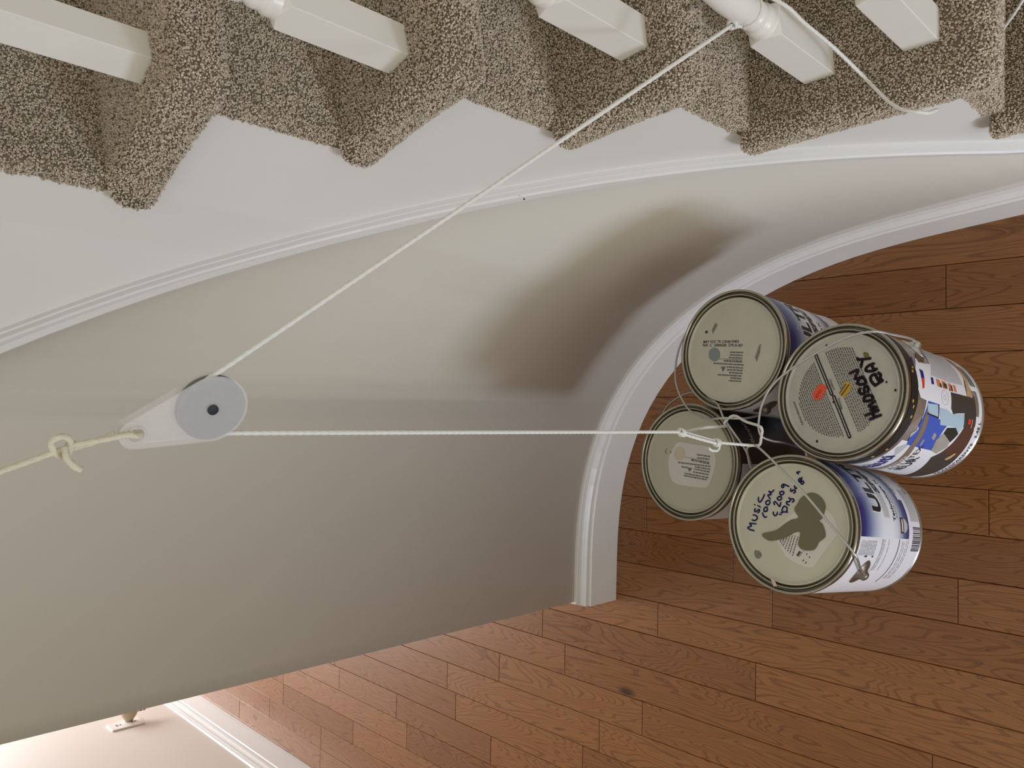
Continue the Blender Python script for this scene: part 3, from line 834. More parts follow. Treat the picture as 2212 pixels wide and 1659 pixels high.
def ultra_label(root, t0, logo=True):
    """white label with blue fading panel; t0 = angle of the panel's left edge"""
    lab = cyl_polys('label', [arcbox(-178, 178, 0.007, 0.1795)], 0.0003, M_PAPER, root)
    cyl_polys('label_panel', [[uv(t0, .0427), uv(t0 + 34.6, .0427), uv(t0 + 34.6, .0517), uv(t0 + 120, .0517), uv(t0 + 120, .1785), uv(t0, .1785)]], 0.00045, M_PANEL, lab)
    R_ = (1, 0); U_ = (0, 1)
    def T(s, dt, h, size, m_, shear=0.18, stretch=1.0, bold=0.0, lift=0.0006, name='label_lettering'):
        bm = nb(); text_polys(bm, s, uv(t0 + dt, h), R_, U_, size, shear, stretch, bold); to_cyl(name, bm, lift, m_, lab)
    cyl_polys('label_lettering', [arcbox(t0 + 17, t0 + 110, .0965, .1125)], 0.0005, M_INKL, lab)
    T('ULTRA', 19.5, .1165, .0345, M_WHITEP, 0.06, 1.0, 0.065, 0.00055)
    T('ULTRA', 20.0, .1175, .033, M_INK, 0.06, 1.0, 0.045, 0.0007)
    T('SPEC', 38.5, .0975, .0172, M_INK, 0.12, 1.25, 0.04, 0.0007)
    T('Technologie N', 14.5, .0805, .0094, M_INK, 0.0, 1.0, 0.03)
    T('SANS COV', 17.0, .0735, .0062, M_INKG, 0.0, 1.1, 0.0)
    T('Benjamin Moore', 36.0, .1505, .0080, M_INKL, 0.0, 1.0, 0.0)
    T('VELOUTE', 40.0, .0455, .0075, M_INKG, 0.0, 1.0, 0.0)
    T('BASE 4X', 42.0, .0095, .0075, M_INKG, 0.0, 1.0, 0.0)
    if logo:
        cyl_polys('label_badge', [arcbox(t0 + 4.5, t0 + 18, .0585, .0682)], 0.00065, M_BROWN, lab)
        th = [math.pi + math.pi * k / 12 for k in range(13)]
        cyl_polys('label_badge', [[(uv(t0 + 11.2, 0)[0] + .0088 * math.cos(a), .0585 + .011 * math.sin(a)) for a in th]], 0.00065, M_PAPERG, lab)
        cyl_polys('label_badge', [arcbox(t0 + 6, t0 + 16.5, .0618, .0648)], 0.0008, M_WHITEP, lab)
    # plain panels, rules and barcode left of the fading panel
    cyl_polys('label_band', [arcbox(t0 + 15.5, t0 + 46, .0085, .033)], 0.0005, M_PAPERG, lab)
    bm = nb()
    t = t0 + 10.6
    while t > t0 - 10.8:
        w = random.choice((0.35, 0.5, 0.9, 0.45))
        fill_polys(bm, [arcbox(t - w, t, .0068, .0305)]); t -= w + random.choice((0.45, 0.5, 0.9))
    to_cyl('barcode', bm, 0.0006, M_INK, lab)
    bm = nb()
    for h in np.arange(.135, .177, .0042):
        words(bm, uv(t0 - 15.5, h), uv(t0 - 3, h), .0026, .004, .010, .0008)
    for h in (.116, .112, .100):
        words(bm, uv(t0 - 30, h), uv(t0 - 1.5, h), .0018, .004, .012, .0010)
    for h in (.060, .055, .048, .043):
        words(bm, uv(t0 - 40, h), uv(t0 - 1.5, h), .0018, .004, .010, .0012)
    to_cyl('label_small_print', bm, 0.0006, M_INKL, lab)
    bm = nb(); fill_polys(bm, [arcbox(t0 - 45, t0 - .6, .0695, .0709), arcbox(t0 - 17, t0 - 15.6, .150, .156), arcbox(t0 - 17, t0 - 15.8, .133, .137)]); to_cyl('label_rule', bm, 0.0006, M_INK, lab)
    bm = nb(); fill_polys(bm, [arcbox(t0 - 32, t0 - 1, .1190, .1196)]); to_cyl('label_rule', bm, 0.0006, M_INKG, lab)
    return lab

# --- front can: pale lid with blue handwriting and olive paint
root, lid = make_can('music', 'front paint can, blue handwriting and olive paint blot on its lid, blue and white label', (-0.131, 0.429, 0.505), (0.1225, 0.0465, 0.9914), -125.5, 0.139, BAIL_MUS, M_L_MUS, M_TINB)
ultra_label(root, -93.0)
lid_polys('lid_sticker', [lz(MS)], 0.00015, M_STICK, lid)
bm = nb()
for (a, b) in [lz(q) for q in MR[2:]]: words(bm, a, b, .0013, .0012, .004, .0007)
to_lid('sticker_print', bm, 0.0003, M_INKG, lid)
bm = nb(); words(bm, *lz(MR[0]), .0028, .0015, .002, .0003); ribbon(bm, lz(MR[1]), .0005); to_lid('sticker_print', bm, 0.0003, M_INK, lid)
bm = nb(); fill_polys(bm, [sm_closed(lz(MB))])
ext = bmesh.ops.extrude_face_region(bm, geom=bm.faces[:])
for vv in bm.verts: vv.co.z = LIDZ + 0.0002
for g in ext['geom']:
    if isinstance(g, bmesh.types.BMVert): g.co.z = LIDZ + 0.0011
from_bm('paint_blot', bm, M_OLIVE, lid)
bm = nb()
for q in MW: ribbon(bm, sm2(lz(q)), .0019 if len(q) > 2 else .0017)
to_lid('handwriting', bm, 0.00045, M_BLUEPEN, lid)
lid_polys('smudge', [sm_closed(lz(MSM))], 0.0002, M_SMUDGE, lid)
bm = nb(); fill_polys(bm, [lz(MT)])
for vv in bm.verts: vv.co.z = 0.1912
from_bm('tape', bm, M_TAPE, root)

# --- battered can with torn label
root, lid = make_can('hudson', 'battered paint can with torn label, price stickers and purple writing on its lid', (0.027, 0.380, 0.482), (0.1394, 0.1461, 0.9794), -38.5, 0.122, BAIL_HUD, M_L_HUD, M_TINB, None, M_TINB)
lab = cyl_polys('label', [arcbox(-178, -25, .006, .0145), arcbox(-178, -92, .0145, .146), arcbox(-178, -128, .146, .160)], 0.0003, M_PAPER, root)
cyl_polys('dirty_collar', [arcbox(-180, 180, .1655, .1805)], 0.0004, M_BLACKRIM, root)
bm = nb()
for (t, h) in ((-72, .174), (-68, .171), (-100, .172), (-96, .1755), (-108, .170), (-140, .169), (-152, .172)):
    fill_polys(bm, [[(uv(t, h)[0] + .0022 * math.cos(a) * random.uniform(.5, 1.2), h + .0022 * math.sin(a) * random.uniform(.5, 1.2)) for a in np.linspace(0, 5.6, 8)]])
to_cyl('paint_specks', bm, 0.0006, M_YELLOW, root)
cyl_polys('label_panel', [tz([(-683, 1650), (-563, 1517), (-595, 1362), (-569, 1181), (-450, 1100), (-330, 1080), (-330, 380), (-450, 330), (-560, 330), (-677, 440), (-771, 450), (-785, 874), (-920, 871), (-926, 1369), (-914, 1600), (-858, 1660)])], 0.0004, M_PAPER, lab)
cyl_polys('label_panel', [tz([(-563, 1148), (-450, 1060), (-340, 1040), (-340, 440), (-450, 440), (-677, 483), (-700, 900), (-692, 1303)])], 0.0005, M_PAPERG, lab)
bm = nb()
for t in np.arange(-66, -36, 1.7):
    a, b = uv(t, .055 + .0008 * (t + 66)), uv(t, .120 - .0004 * (t + 66)); words(bm, a, b, .0014, .004, .009, .0010)
to_cyl('label_small_print', bm, 0.0006, M_INKL, lab)
cyl_polys('label_stripe', [tz([(-330, 300), (-476, 313), (-600, 360), (-769, 452), (-770, 290), (-660, 300), (-509, 235), (-330, 215)])], 0.0006, M_TAN, lab)
cyl_polys('label_panel', [tz([(-400, 225), (-450, 247), (-658, 300), (-700, 280), (-690, 95), (-466, 88), (-400, 90)])], 0.0005, M_WHITEP, lab)
bm = nb()
for h in np.arange(.011, .0275, .0016): fill_polys(bm, [arcbox(-65, -42, h, h + random.choice((.0005, .0009)))])
to_cyl('barcode', bm, 0.0007, M_INKG, lab)
cyl_polys('label_bar', [tz([(-671, 1554), (-680, 1476), (-745, 1490), (-752, 1562)])], 0.0006, M_NAVY, lab)
cyl_polys('label_bar', [tz([(-752, 1562), (-745, 1490), (-830, 1523), (-839, 1564)])], 0.0006, M_RPRINT, lab)
cyl_polys('label_icon', [tz([(-714, 1321), (-709, 1263), (-770, 1273), (-774, 1335)])], 0.0006, M_NAVY, lab)
cyl_polys('label_icon', [arcbox(-77.5, -71, .1100, .1195), arcbox(-77.5, -71, .0960, .1060), arcbox(-77.5, -71, .0830, .0900), arcbox(-77, -71, .0712, .0775)], 0.0006, M_OPRINT, lab)
cyl_polys('label_icon', [arcbox(-77.5, -74, .1085, .1135), arcbox(-76.5, -72.5, .0945, .1035), arcbox(-77.5, -72, .0810, .0850), arcbox(-78, -76, .0885, .0905)], 0.0007, M_DGREY, lab)
bm = nb(); ribbon(bm, [(uv(-85, 0)[0] + .0085 * math.cos(a), .1030 + .0085 * math.sin(a)) for a in np.linspace(0, 6.283, 21)], .0006); ribbon(bm, [(uv(-85, 0)[0] + .003 * math.cos(a), .1030 + .003 * math.sin(a)) for a in np.linspace(0, 6.283, 13)], .0006)
to_cyl('label_seal', bm, 0.0006, M_INKL, lab)
cyl_polys('label_picture', [tz([(-785, 874), (-773, 292), (-740, 250), (-926, 215), (-1010, 200), (-1060, 400), (-1035, 503), (-925, 522), (-945, 700), (-963, 802), (-920, 871)])], 0.0005, M_DGREY, lab)
cyl_polys('label_picture', [tz([(-932, 1650), (-929, 1611), (-1029, 1493), (-1102, 1579), (-1159, 1655)])], 0.0005, M_TAUPE, lab)
cyl_polys('label_picture', [tz([(-576, 1650), (-568, 1605), (-640, 1640), (-652, 1655), (-600, 1655)])], 0.0006, M_NAVY, lab)
cyl_polys('label_hole', [tz([(-487, 1394), (-452, 1223), (-520, 1240), (-586, 1349), (-604, 1491), (-545, 1480)])], 0.0006, M_EAR, lab)
cyl_polys('label_picture', [tz([(-1000, 1440), (-1045, 1455), (-1130, 1471), (-1158, 1432), (-1252, 1499), (-1310, 1444), (-1311, 1288), (-1309, 871), (-1225, 934), (-1112, 902), (-1065, 867), (-1033, 1108), (-920, 1160), (-920, 1420)])], 0.0005, M_BLUE, lab)
cyl_polys('label_picture', [tz([(-941, 1433), (-926, 1189), (-1024, 1131), (-1014, 1390)])], 0.00065, M_LBLUE, lab)
bm = nb(); ribbon(bm, tz([(-926, 1185), (-1026, 1125), (-1018, 1395)]), .0016); to_cyl('label_picture', bm, 0.0007, M_INK, lab)
cyl_polys('label_picture', [tz([(-945, 1137), (-941, 961), (-966, 812), (-935, 531), (-1030, 484), (-1115, 560), (-1059, 659), (-1077, 1033)])], 0.0006, M_LBLUE, lab)
cyl_polys('label_picture', [tz([(-1084, 846), (-1064, 654), (-1107, 539), (-1197, 620), (-1136, 869)])], 0.0007, M_GRNP, lab)
cyl_polys('label_picture', [tz([(-1136, 869), (-1191, 629), (-1239, 605), (-1326, 714), (-1309, 871), (-1202, 945)])], 0.00075, M_STONE, lab)
cyl_polys('label_picture', [tz([(-1150, 1080), (-1165, 1000), (-1215, 985), (-1200, 1070)])], 0.0007, M_STONE, lab)
cyl_polys('label_picture', [tz([(-1290, 1190), (-1230, 1215), (-1228, 1180), (-1288, 1155)])], 0.0007, M_STONE, lab)
cyl_polys('label_picture', [tz([(-1201, 550), (-1050, 470), (-926, 244), (-1055, 200), (-1301, 190), (-1309, 630)])], 0.00055, M_BROWN, lab)
cyl_polys('label_picture', [tz([(-1309, 630), (-1301, 190), (-1541, 150), (-1780, 160), (-1780, 420), (-1739, 365), (-1373, 714)])], 0.0006, M_DGREY, lab)
cyl_polys('label_stripe', [tz([(-1780, 1110), (-1500, 1230), (-1306, 1355), (-1081, 1423), (-1000, 1420), (-1000, 1370), (-1081, 1319), (-1306, 1250), (-1500, 1110), (-1780, 1010)])], 0.0007, M_TAUPE, lab)
def htext(s, t, h, size, m_, slope, shear=0.1, stretch=1.0, bold=0.0):
    bm = nb(); text_polys(bm, s, uv(t, h), (1, slope), (-slope, 1), size, shear, stretch, bold); to_cyl('label_lettering', bm, 0.0009, m_, lab)
htext('SIGNATURE', -176, .1035, .0092, M_WHITEP, 0.25, 0.0, 1.05)
htext('Beauti', -184, .1165, .0290, M_NAVY, 0.42, 0.05, 0.85, 0.02)
htext('AU LATEX', -167, .0925, .0125, M_INK, 0.30, 0.0, 1.0)
htext('IEUR', -164, .0790, .0165, M_INK, 0.42, 0.0, 1.1, 0.01)
htext('3,48 L', -110.5, .0072, .0078, M_INK, 0.03, 0.0, 1.1, 0.01)
htext('TRANSPARENTE', -158, .0078, .0080, M_INK, 0.0, 0.0, 1.05, 0.01)
cyl_polys('label_spot', [tz([(-1369, 368), (-1355, 415), (-1280, 340), (-1280, 290), (-1340, 320)])], 0.0008, M_GOLD, lab)
cyl_polys('label_spot', [arcbox(-100.5, -96, .0335, .0405)], 0.0008, M_RPRINT, lab)
bm = nb(); words(bm, uv(-103, .030), uv(-95, .0305), .0016, .002, .004, .0006); to_cyl('label_small_print', bm, 0.0009, M_INKL, lab)
cyl_polys('torn_edge', [[uv(t, .146 + .006 * math.sin(t * 1.7) + .004 * math.sin(t * 4.1)) for t in range(-178, -91, 3)] + [uv(t, .140) for t in range(-92, -179, -6)]], 0.00045, M_PAPERG, lab)
# lid of the battered can: blocks of small print between two black title bars
d_ = (Vector(lz(HB[0])[1]) - Vector(lz(HB[0])[0])).normalized()
n_ = Vector((-d_.y, d_.x))
c_ = (Vector(lz(HB[0])[0]) + Vector(lz(HB[1])[1])) / 2
if n_.dot(Vector(lz(HB[2])[0]) - c_) < 0: n_ = -n_
bm = nb()
for blk, (k0, k1) in enumerate(((0.0065, 0.0440), (-0.0440, -0.0105))):
    q = k0
    while q < k1:
        half = math.sqrt(max(0.0, 0.0545 ** 2 - (q + c_.dot(n_)) ** 2)) * (0.97 if blk == 0 else 1.0)
        ctr = n_ * (q + c_.dot(n_))
        words(bm, ctr - d_ * half, ctr + d_ * half, .0015, .0015, .0050, .0008)
        q += 0.00262
to_lid('lid_small_print', bm, 0.0002, M_INKG, lid)
bm = nb(); ribbon(bm, lz(HB[0]), .0046); ribbon(bm, lz(HB[1]), .0046); to_lid('lid_title_bar', bm, 0.00025, M_INK, lid)
bm = nb(); words(bm, *[Vector(p) for p in lz(HB[0])], .0011, .003, .007, .0005); words(bm, *[Vector(p) for p in lz(HB[1])], .0011, .003, .007, .0005); to_lid('lid_title_bar', bm, 0.0004, M_INKL, lid)
bm = nb()
for q, s in ((2, 'SURFACE PREPARATION'), (3, 'LA SURFACE'), (4, 'PREPARATION DE')):
    a, b = [Vector(p) for p in lz(HB[q])]
    if q == 3: a, b = b, a
    if q == 2: a, b = b, a
    if q == 4: a, b = b, a
    dd = (b - a).normalized()
    text_polys(bm, s, a, dd, (-dd.y, dd.x), .0036, 0, (b - a).length / (len(s) * .0036 * .58), .01)
to_lid('lid_lettering', bm, 0.0003, M_INK, lid)
bm = nb()
for q in HW: ribbon(bm, sm2(lz(q)), .0036)
to_lid('handwriting', bm, 0.0006, M_PURPLE, lid)
lid_polys('price_sticker', [lz(HO)], 0.0005, M_ORANGE, lid)
lid_polys('price_sticker', [lz(HY)], 0.0005, M_YELLOW, lid)
bm = nb()
P_ = [Vector(p) for p in lz(HO)]; cc = sum(P_, Vector((0, 0))) / len(P_)
ddx = Vector((0.83, -0.55)).normalized()
text_polys(bm, '67-03', cc - ddx * .0075 - Vector((ddx.y, -ddx.x)) * -.0018, ddx, (-ddx.y, ddx.x), .0048)
P_ = [Vector(p) for p in lz(HY)]; cc = sum(P_, Vector((0, 0))) / len(P_)
words(bm, cc - ddx * .008, cc + ddx * .008, .0016, .001, .0022, .0005); words(bm, cc - ddx * .007 + Vector((.002, .003)), cc + ddx * .007 + Vector((.002, .003)), .0014, .001, .0022, .0005)
to_lid('sticker_print', bm, 0.00065, M_RUST, lid)
lid_polys('paint_drop', [sm_closed(lz(HG))], 0.0007, M_GREEN, lid)
bm = nb()
for (x, y) in lz(HD):
    r_ = random.uniform(.0012, .0019); fill_polys(bm, [[(x + r_ * math.cos(a), y + r_ * .8 * math.sin(a)) for a in np.linspace(0, 5.5, 10)]])
to_lid('paint_specks', bm, 0.0005, M_PURPLE, lid)

# --- can against the wall with stamped lid
root, lid = make_can('wallside', 'paint can nearest the curved wall, stamped black print and blue-grey dab on lid', (0.086, 0.538, 0.452), (0.092, 0.0842, 0.99), -156.0, 0.150, pol(BAIL_C1), M_L_C1, M_TINB)
ultra_label(root, -106.0, logo=False)
bm = nb()
for (a, b), s in zip(C1T, ('MAY VOC TK CAN# 03403', 'N/A  C  10004500  5791X-001')):
    a, b = [Vector(p) for p in lz([a, b])]
    dd = (b - a).normalized()
    text_polys(bm, s, a, dd, (-dd.y, dd.x), .0056, 0.05, (b - a).length / (len(s) * .0056 * .60), .008)
to_lid('lid_stamp', bm, 0.0003, M_INK, lid)
lid_polys('paint_dab', [lz(C1O)], 0.0004, M_TEAL, lid)
bm = nb()
for i, (a, b) in enumerate(lz(q) for q in C1R):
    if i == 3: continue
    words(bm, a, b, .0019 if i != 4 else .0026, .0015, .006, .0007)
to_lid('sticker_print', bm, 0.0003, M_INKG, lid)
bm = nb(); ribbon(bm, lz(C1R[3]), .0005); fill_polys(bm, [lz(C1L)]); to_lid('sticker_print', bm, 0.00035, M_INKG, lid)
x, y = lz(C1D)[0]
lid_polys('rust_spot', [[(x + .0019 * math.cos(a), y + .0024 * math.sin(a)) for a in np.linspace(0, 5.6, 10)]], 0.0003, M_RUST, lid)
lid_polys('smudge', [[(-.012, -.036), (.004, -.041), (.006, -.044), (-.006, -.043), (-.018, -.039)], [(.030, .035), (.040, .030), (.036, .026), (.024, .033)]], 0.0002, M_SMUDGE, lid)

# --- rear can with black label
root, lid = make_can('rear', 'paint can with a pale rounded sticker on its lid and a black label', (-0.070, 0.608, 0.447), (0.045, 0.0617, 1.0), -108.0, 0.155, pol(BAIL_C2), M_L_C2, M_TINB)
lab = cyl_polys('label', [arcbox(-178, 178, 0.007, 0.1795)], 0.0003, M_BLACKP, root)
cyl_polys('label_panel', [arcbox(-178, -88.5, .022, .1785)], 0.00045, M_PAPERG, lab)
bm = nb(); text_polys(bm, 'Benjamin', uv(-68, .139), (1, 0), (0, 1), .013, 0.0, 1.0, .01); to_cyl('label_lettering', bm, 0.0006, M_INKL, lab)
lid_polys('lid_sticker', [sm_closed(lz(C2S))], 0.00015, M_STICK2, lid)
lid_polys('paint_dab', [lz(C2O)], 0.0004, M_CREAMP, lid)
bm = nb()
for i, (a, b) in enumerate(lz(q) for q in C2R):
    if i == 2: continue
    words(bm, a, b, .0019 if i != 3 else .0028, .0015, .006, .0007)
to_lid('sticker_print', bm, 0.0003, M_INKG, lid)
bm = nb(); ribbon(bm, lz(C2R[2]), .0005); fill_polys(bm, [lz(C2L)]); to_lid('sticker_print', bm, 0.00035, M_INKG, lid)
bm = nb()
for q in C2M: ribbon(bm, sm2(lz(q)), .0009)
to_lid('lid_mark', bm, 0.0003, M_SMUDGE, lid)

# ------------------------------------------------------------------ pulley
PC = Vector((-0.002, 0.485, 1.1886))
EA = Vector((0.914, -0.406, 0.0)).normalized()      # in the pulley's plane
EN = Vector((0.406, 0.914, 0.0)).normalized()       # its axle
EZ = Vector((0, 0, 1))
RG, RS = 0.0180, 0.0215
def pl(a, z, n=0.0): return PC + EA * a + EZ * z + EN * n
def frosted():
    m_ = bpy.data.materials.new('frosted_plastic'); m_.use_nodes = True
    nt = m_.node_tree; b = nt.nodes['Principled BSDF']
    b.inputs['Base Color'].default_value = (0.86, 0.84, 0.82, 1); b.inputs['Roughness'].default_value = 0.35
    tr = nt.nodes.new('ShaderNodeBsdfTransparent'); tl = nt.nodes.new('ShaderNodeBsdfTranslucent')
    tl.inputs['Color'].default_value = (0.84, 0.82, 0.80, 1)
    m1 = nt.nodes.new('ShaderNodeMixShader'); m1.inputs[0].default_value = 0.35
    m2 = nt.nodes.new('ShaderNodeMixShader')
    tc = nt.nodes.new('ShaderNodeTexCoord'); nz = nt.nodes.new('ShaderNodeTexNoise'); nz.inputs['Scale'].default_value = 120.0
    nt.links.new(tc.outputs['Object'], nz.inputs['Vector'])
    mr = nt.nodes.new('ShaderNodeMapRange'); mr.inputs[3].default_value = 0.30; mr.inputs[4].default_value = 0.38
    nt.links.new(nz.outputs['Fac'], mr.inputs[0]); nt.links.new(mr.outputs[0], m2.inputs[0])
    nt.links.new(b.outputs[0], m1.inputs[1]); nt.links.new(tl.outputs[0], m1.inputs[2])
    nt.links.new(tr.outputs[0], m2.inputs[1]); nt.links.new(m1.outputs[0], m2.inputs[2])
    nt.links.new(m2.outputs[0], nt.nodes['Material Output'].inputs['Surface'])
    return m_
M_FROST = frosted()
M_SHEAVE = mat('grey_plastic_sheave', (0.27, 0.275, 0.285), 0.45, var=0.12, vscale=120)
M_AXLE = mat('black_axle', (0.006, 0.006, 0.010), 0.6, var=0.2)
pul = empty('pulley', PC)
pul.matrix_world = Matrix(((EA.x, EN.x, 0, PC.x), (EA.y, EN.y, 0, PC.y), (0, 0, 1, PC.z), (0, 0, 0, 1)))
tag(pul, 'frosted plastic pulley with a grey wheel hanging from a cream cord', 'pulley')
hd = Vector((-0.367, 0.93)).normalized()            # from the axle to the hanging hole
hole = hd * 0.0465
def plate_outline():
    r1, r2, L = 0.0226, 0.0098, hole.length - 0.0005
    phi = math.acos((r1 - r2) / L)
    base = math.atan2(hd.y, hd.x)
    pts = [(r1 * math.cos(a), r1 * math.sin(a)) for a in np.linspace(base + phi, base + 2 * math.pi - phi, 40)]
    pts += [(hole.x + r2 * math.cos(a), hole.y + r2 * math.sin(a)) for a in np.linspace(base - phi, base + phi, 20)]
    return pts
OUT = plate_outline()
NI = len(OUT)
for sgn in (-1, 1):
    bm = bmesh.new()
    y0, y1 = sgn * 0.0028, sgn * 0.0040
    hr = 0.0046
    lay = []
    for y in (y0, y1):
        o_ = [bm.verts.new((x, y, z)) for x, z in OUT]
        cc = []
        for (x, z) in OUT:      # hole ring matched by direction from the hole
            a = math.atan2(z - hole.y, x - hole.x)
            cc.append(a)
        i_ = [bm.verts.new((hole.x + hr * math.cos(a), y, hole.y + hr * math.sin(a))) for a in cc]
        lay.append((o_, i_))
    for k in range(NI):
        j = (k + 1) % NI
        for (o_, i_) in lay: bm.faces.new((o_[k], o_[j], i_[j], i_[k]))
        bm.faces.new((lay[0][0][k], lay[1][0][k], lay[1][0][j], lay[0][0][j]))
        bm.faces.new((lay[0][1][k], lay[0][1][j], lay[1][1][j], lay[1][1][k]))
    from_bm('side_plate', bm, M_FROST, pul)
    bm = bmesh.new()            # raised lip round the hanging hole
    tube(bm, [Vector((hole.x + 0.0052 * math.cos(a), sgn * 0.0041, hole.y + 0.0052 * math.sin(a))) for a in np.linspace(0, 2 * math.pi, 30)], 0.0008, 8)
    from_bm('hole_lip', bm, M_FROST, pul, smooth=True)
bm = bmesh.new()
bm_lathe(bm, [(0.0036, -0.0026), (RS, -0.0026), (RS, -0.0022), (RG - 0.0012, -0.0012), (RG - 0.0012, 0.0012), (RS, 0.0022), (RS, 0.0026), (0.0036, 0.0026)], 64)
bmesh.ops.rotate(bm, verts=bm.verts[:], matrix=Matrix.Rotation(math.pi / 2, 3, 'X'))
from_bm('sheave', bm, M_SHEAVE, pul)
bm = bmesh.new()
bm_lathe(bm, [(0, -0.0050), (0.0030, -0.0050), (0.0034, -0.0046), (0.0034, 0.0046), (0, 0.0050)], 28)
bmesh.ops.rotate(bm, verts=bm.verts[:], matrix=Matrix.Rotation(math.pi / 2, 3, 'X'))
from_bm('axle', bm, M_AXLE, pul)

# ------------------------------------------------------------------ white hoisting cord
RR = 0.0017
def cord(name, P, parent, mat_=None, r=RR, step=0.0011, sub=10, smooth=True):
    Q = resample(catmull(P, sub) if smooth else [Vector(p) for p in P], step)
    bm = bmesh.new(); tube(bm, Q, r, 10, twist=2 * math.pi / 0.0065 * 1.0, lobes=3, amp=0.10)
    return from_bm(name, bm, mat_ or M_ROPE, parent, smooth=True)
def knot(name, c, d, parent, mat_=None, size=0.0042, turns=2.6, r=RR, length=0.009):
    """overhand-style wraps round axis d at c"""
    d = Vector(d).normalized(); u = d.orthogonal().normalized(); w = d.cross(u)
    P = []
    n = 26
    for k in range(n + 1):
        t = k / n; a = 2 * math.pi * turns * t
        rr = size * (0.75 + 0.35 * math.sin(math.pi * t))
        P.append(Vector(c) + d * (length * (t - 0.5)) + (u * math.cos(a) + w * math.sin(a)) * rr)
    P.append(Vector(c) + d * length * 0.1 + u * size * 1.6)
    return cord(name, P, parent, mat_, r, sub=5)
hoist = empty('hoist_rope', (0.334, 0.345, 0.80))
hoist.location = (0, 0, 0)
tag(hoist, 'thin white cord running from knotted baluster over the pulley down to the paint cans', 'rope')
KB = Vector((0.3405, 0.3435, 0.7945))
rel = KB - PC
ka, kz = rel.dot(EA), rel.z
dist = math.hypot(ka, kz)
tan_a = math.atan2(kz, ka) + math.acos(RG / dist)
K1 = Vector((-0.0225, 0.4895, 0.648))
arc = [pl(RG * math.cos(a), RG * math.sin(a)) for a in np.linspace(tan_a, math.pi, 24)]
def line(a, b, n): return [Vector(a).lerp(Vector(b), k / n) for k in range(n)]
main = line(KB, arc[0], 30) + arc + line(arc[-1], K1, 30)[1:] + [K1]
cord('rope_strand', main, hoist, smooth=False)
K2 = Vector((-0.0346, 0.480, 0.5875))
AM, AH, AC1, AC2 = Vector((-0.0405, 0.4672, 0.5085)), Vector((-0.0195, 0.4638, 0.5105)), Vector((-0.0065, 0.5195, 0.474)), Vector((-0.0145, 0.5320, 0.470))
knot('knot', K1 + Vector((-0.0005, 0, -0.004)), (-0.3, 0, -1), hoist, size=0.0032, turns=2.2, length=0.008)
dk = (K2 - K1).normalized(); sd = dk.orthogonal().normalized() * 0.0019
cord('rope_strand', [K1 + sd, K1.lerp(K2, .5) + sd * 1.3, K2 + sd], hoist)
cord('rope_strand', [K1 - sd, K1.lerp(K2, .5) - sd * 1.1, K2 - sd], hoist)
knot('knot', K2 + dk * 0.003, dk, hoist, size=0.0034, turns=2.4, length=0.009)
cord('rope_strand', [K2, K2.lerp(AM, .6), AM + Vector((0.001, 0, 0.0005)), AM + Vector((0.0045, -0.0035, 0.0005)), AM.lerp(AH, .55) + Vector((0, -0.003, 0)), AH + Vector((-.001, -.003, 0)), AH + Vector((.004, .001, 0)), AH.lerp(AC1, .5) + Vector((0.002, 0, 0)), AC1 + Vector((.003, 0, .001)), AC2 + Vector((.001, .003, .001)), AC2 + Vector((-.003, 0, .002)), AC2.lerp(K1, .5), K1 + Vector((-.001, .001, -.006))], hoist)
cord('rope_tail', [K2 + Vector((0, -.002, -.003)), K2 + Vector((-.006, -.002, -.006)), K2 + Vector((-.010, -.001, -.003)), K2 + Vector((-.0095, .001, .006)), K2 + Vector((-.0065, .001, .012))], hoist, r=0.0015)
# round the baluster's neck
BN = Vector((0.3535, 0.3355, 0))
zn = TZ[4] - 0.002 + 0.119 + 0.0262
ring = [BN + Vector((0.0126 * math.cos(a), 0.0126 * math.sin(a), zn + 0.0010 * math.sin(a * .5))) for a in np.linspace(math.radians(150), math.radians(150 + 375), 30)]
cord('rope_loop', [KB] + ring, hoist)
knot('knot', KB + Vector((0.0005, -0.0005, 0.0005)), (KB - PC), hoist, size=0.0034, turns=2.2, length=0.0085)
T4 = TZ[4]
cord('rope_tail', [BN + Vector((0.0126 * math.cos(math.radians(-20)), 0.0126 * math.sin(math.radians(-20)), zn - .001)), BN + Vector((0.013, -0.012, zn - 0.006)), (0.3575, 0.3105, 0.760), (0.351, 0.3065, 0.735), (0.340, 0.2975, 0.695), (0.326, 0.289, 0.650), (0.310, 0.2775, 0.6455), (0.295, 0.266, 0.645), (0.285, 0.255, 0.645), (0.2805, 0.246, 0.644), (0.279, 0.240, 0.641), (0.279, 0.235, 0.634), (0.285, 0.232, 0.620)], hoist)
cord('rope_tail', [(0.398, 0.236, 0.4565), (0.410, 0.218, 0.460), (0.416, 0.210, 0.465), (0.423, 0.199, 0.475), (0.431, 0.188, 0.487), (0.44, 0.175, 0.505)], hoist)

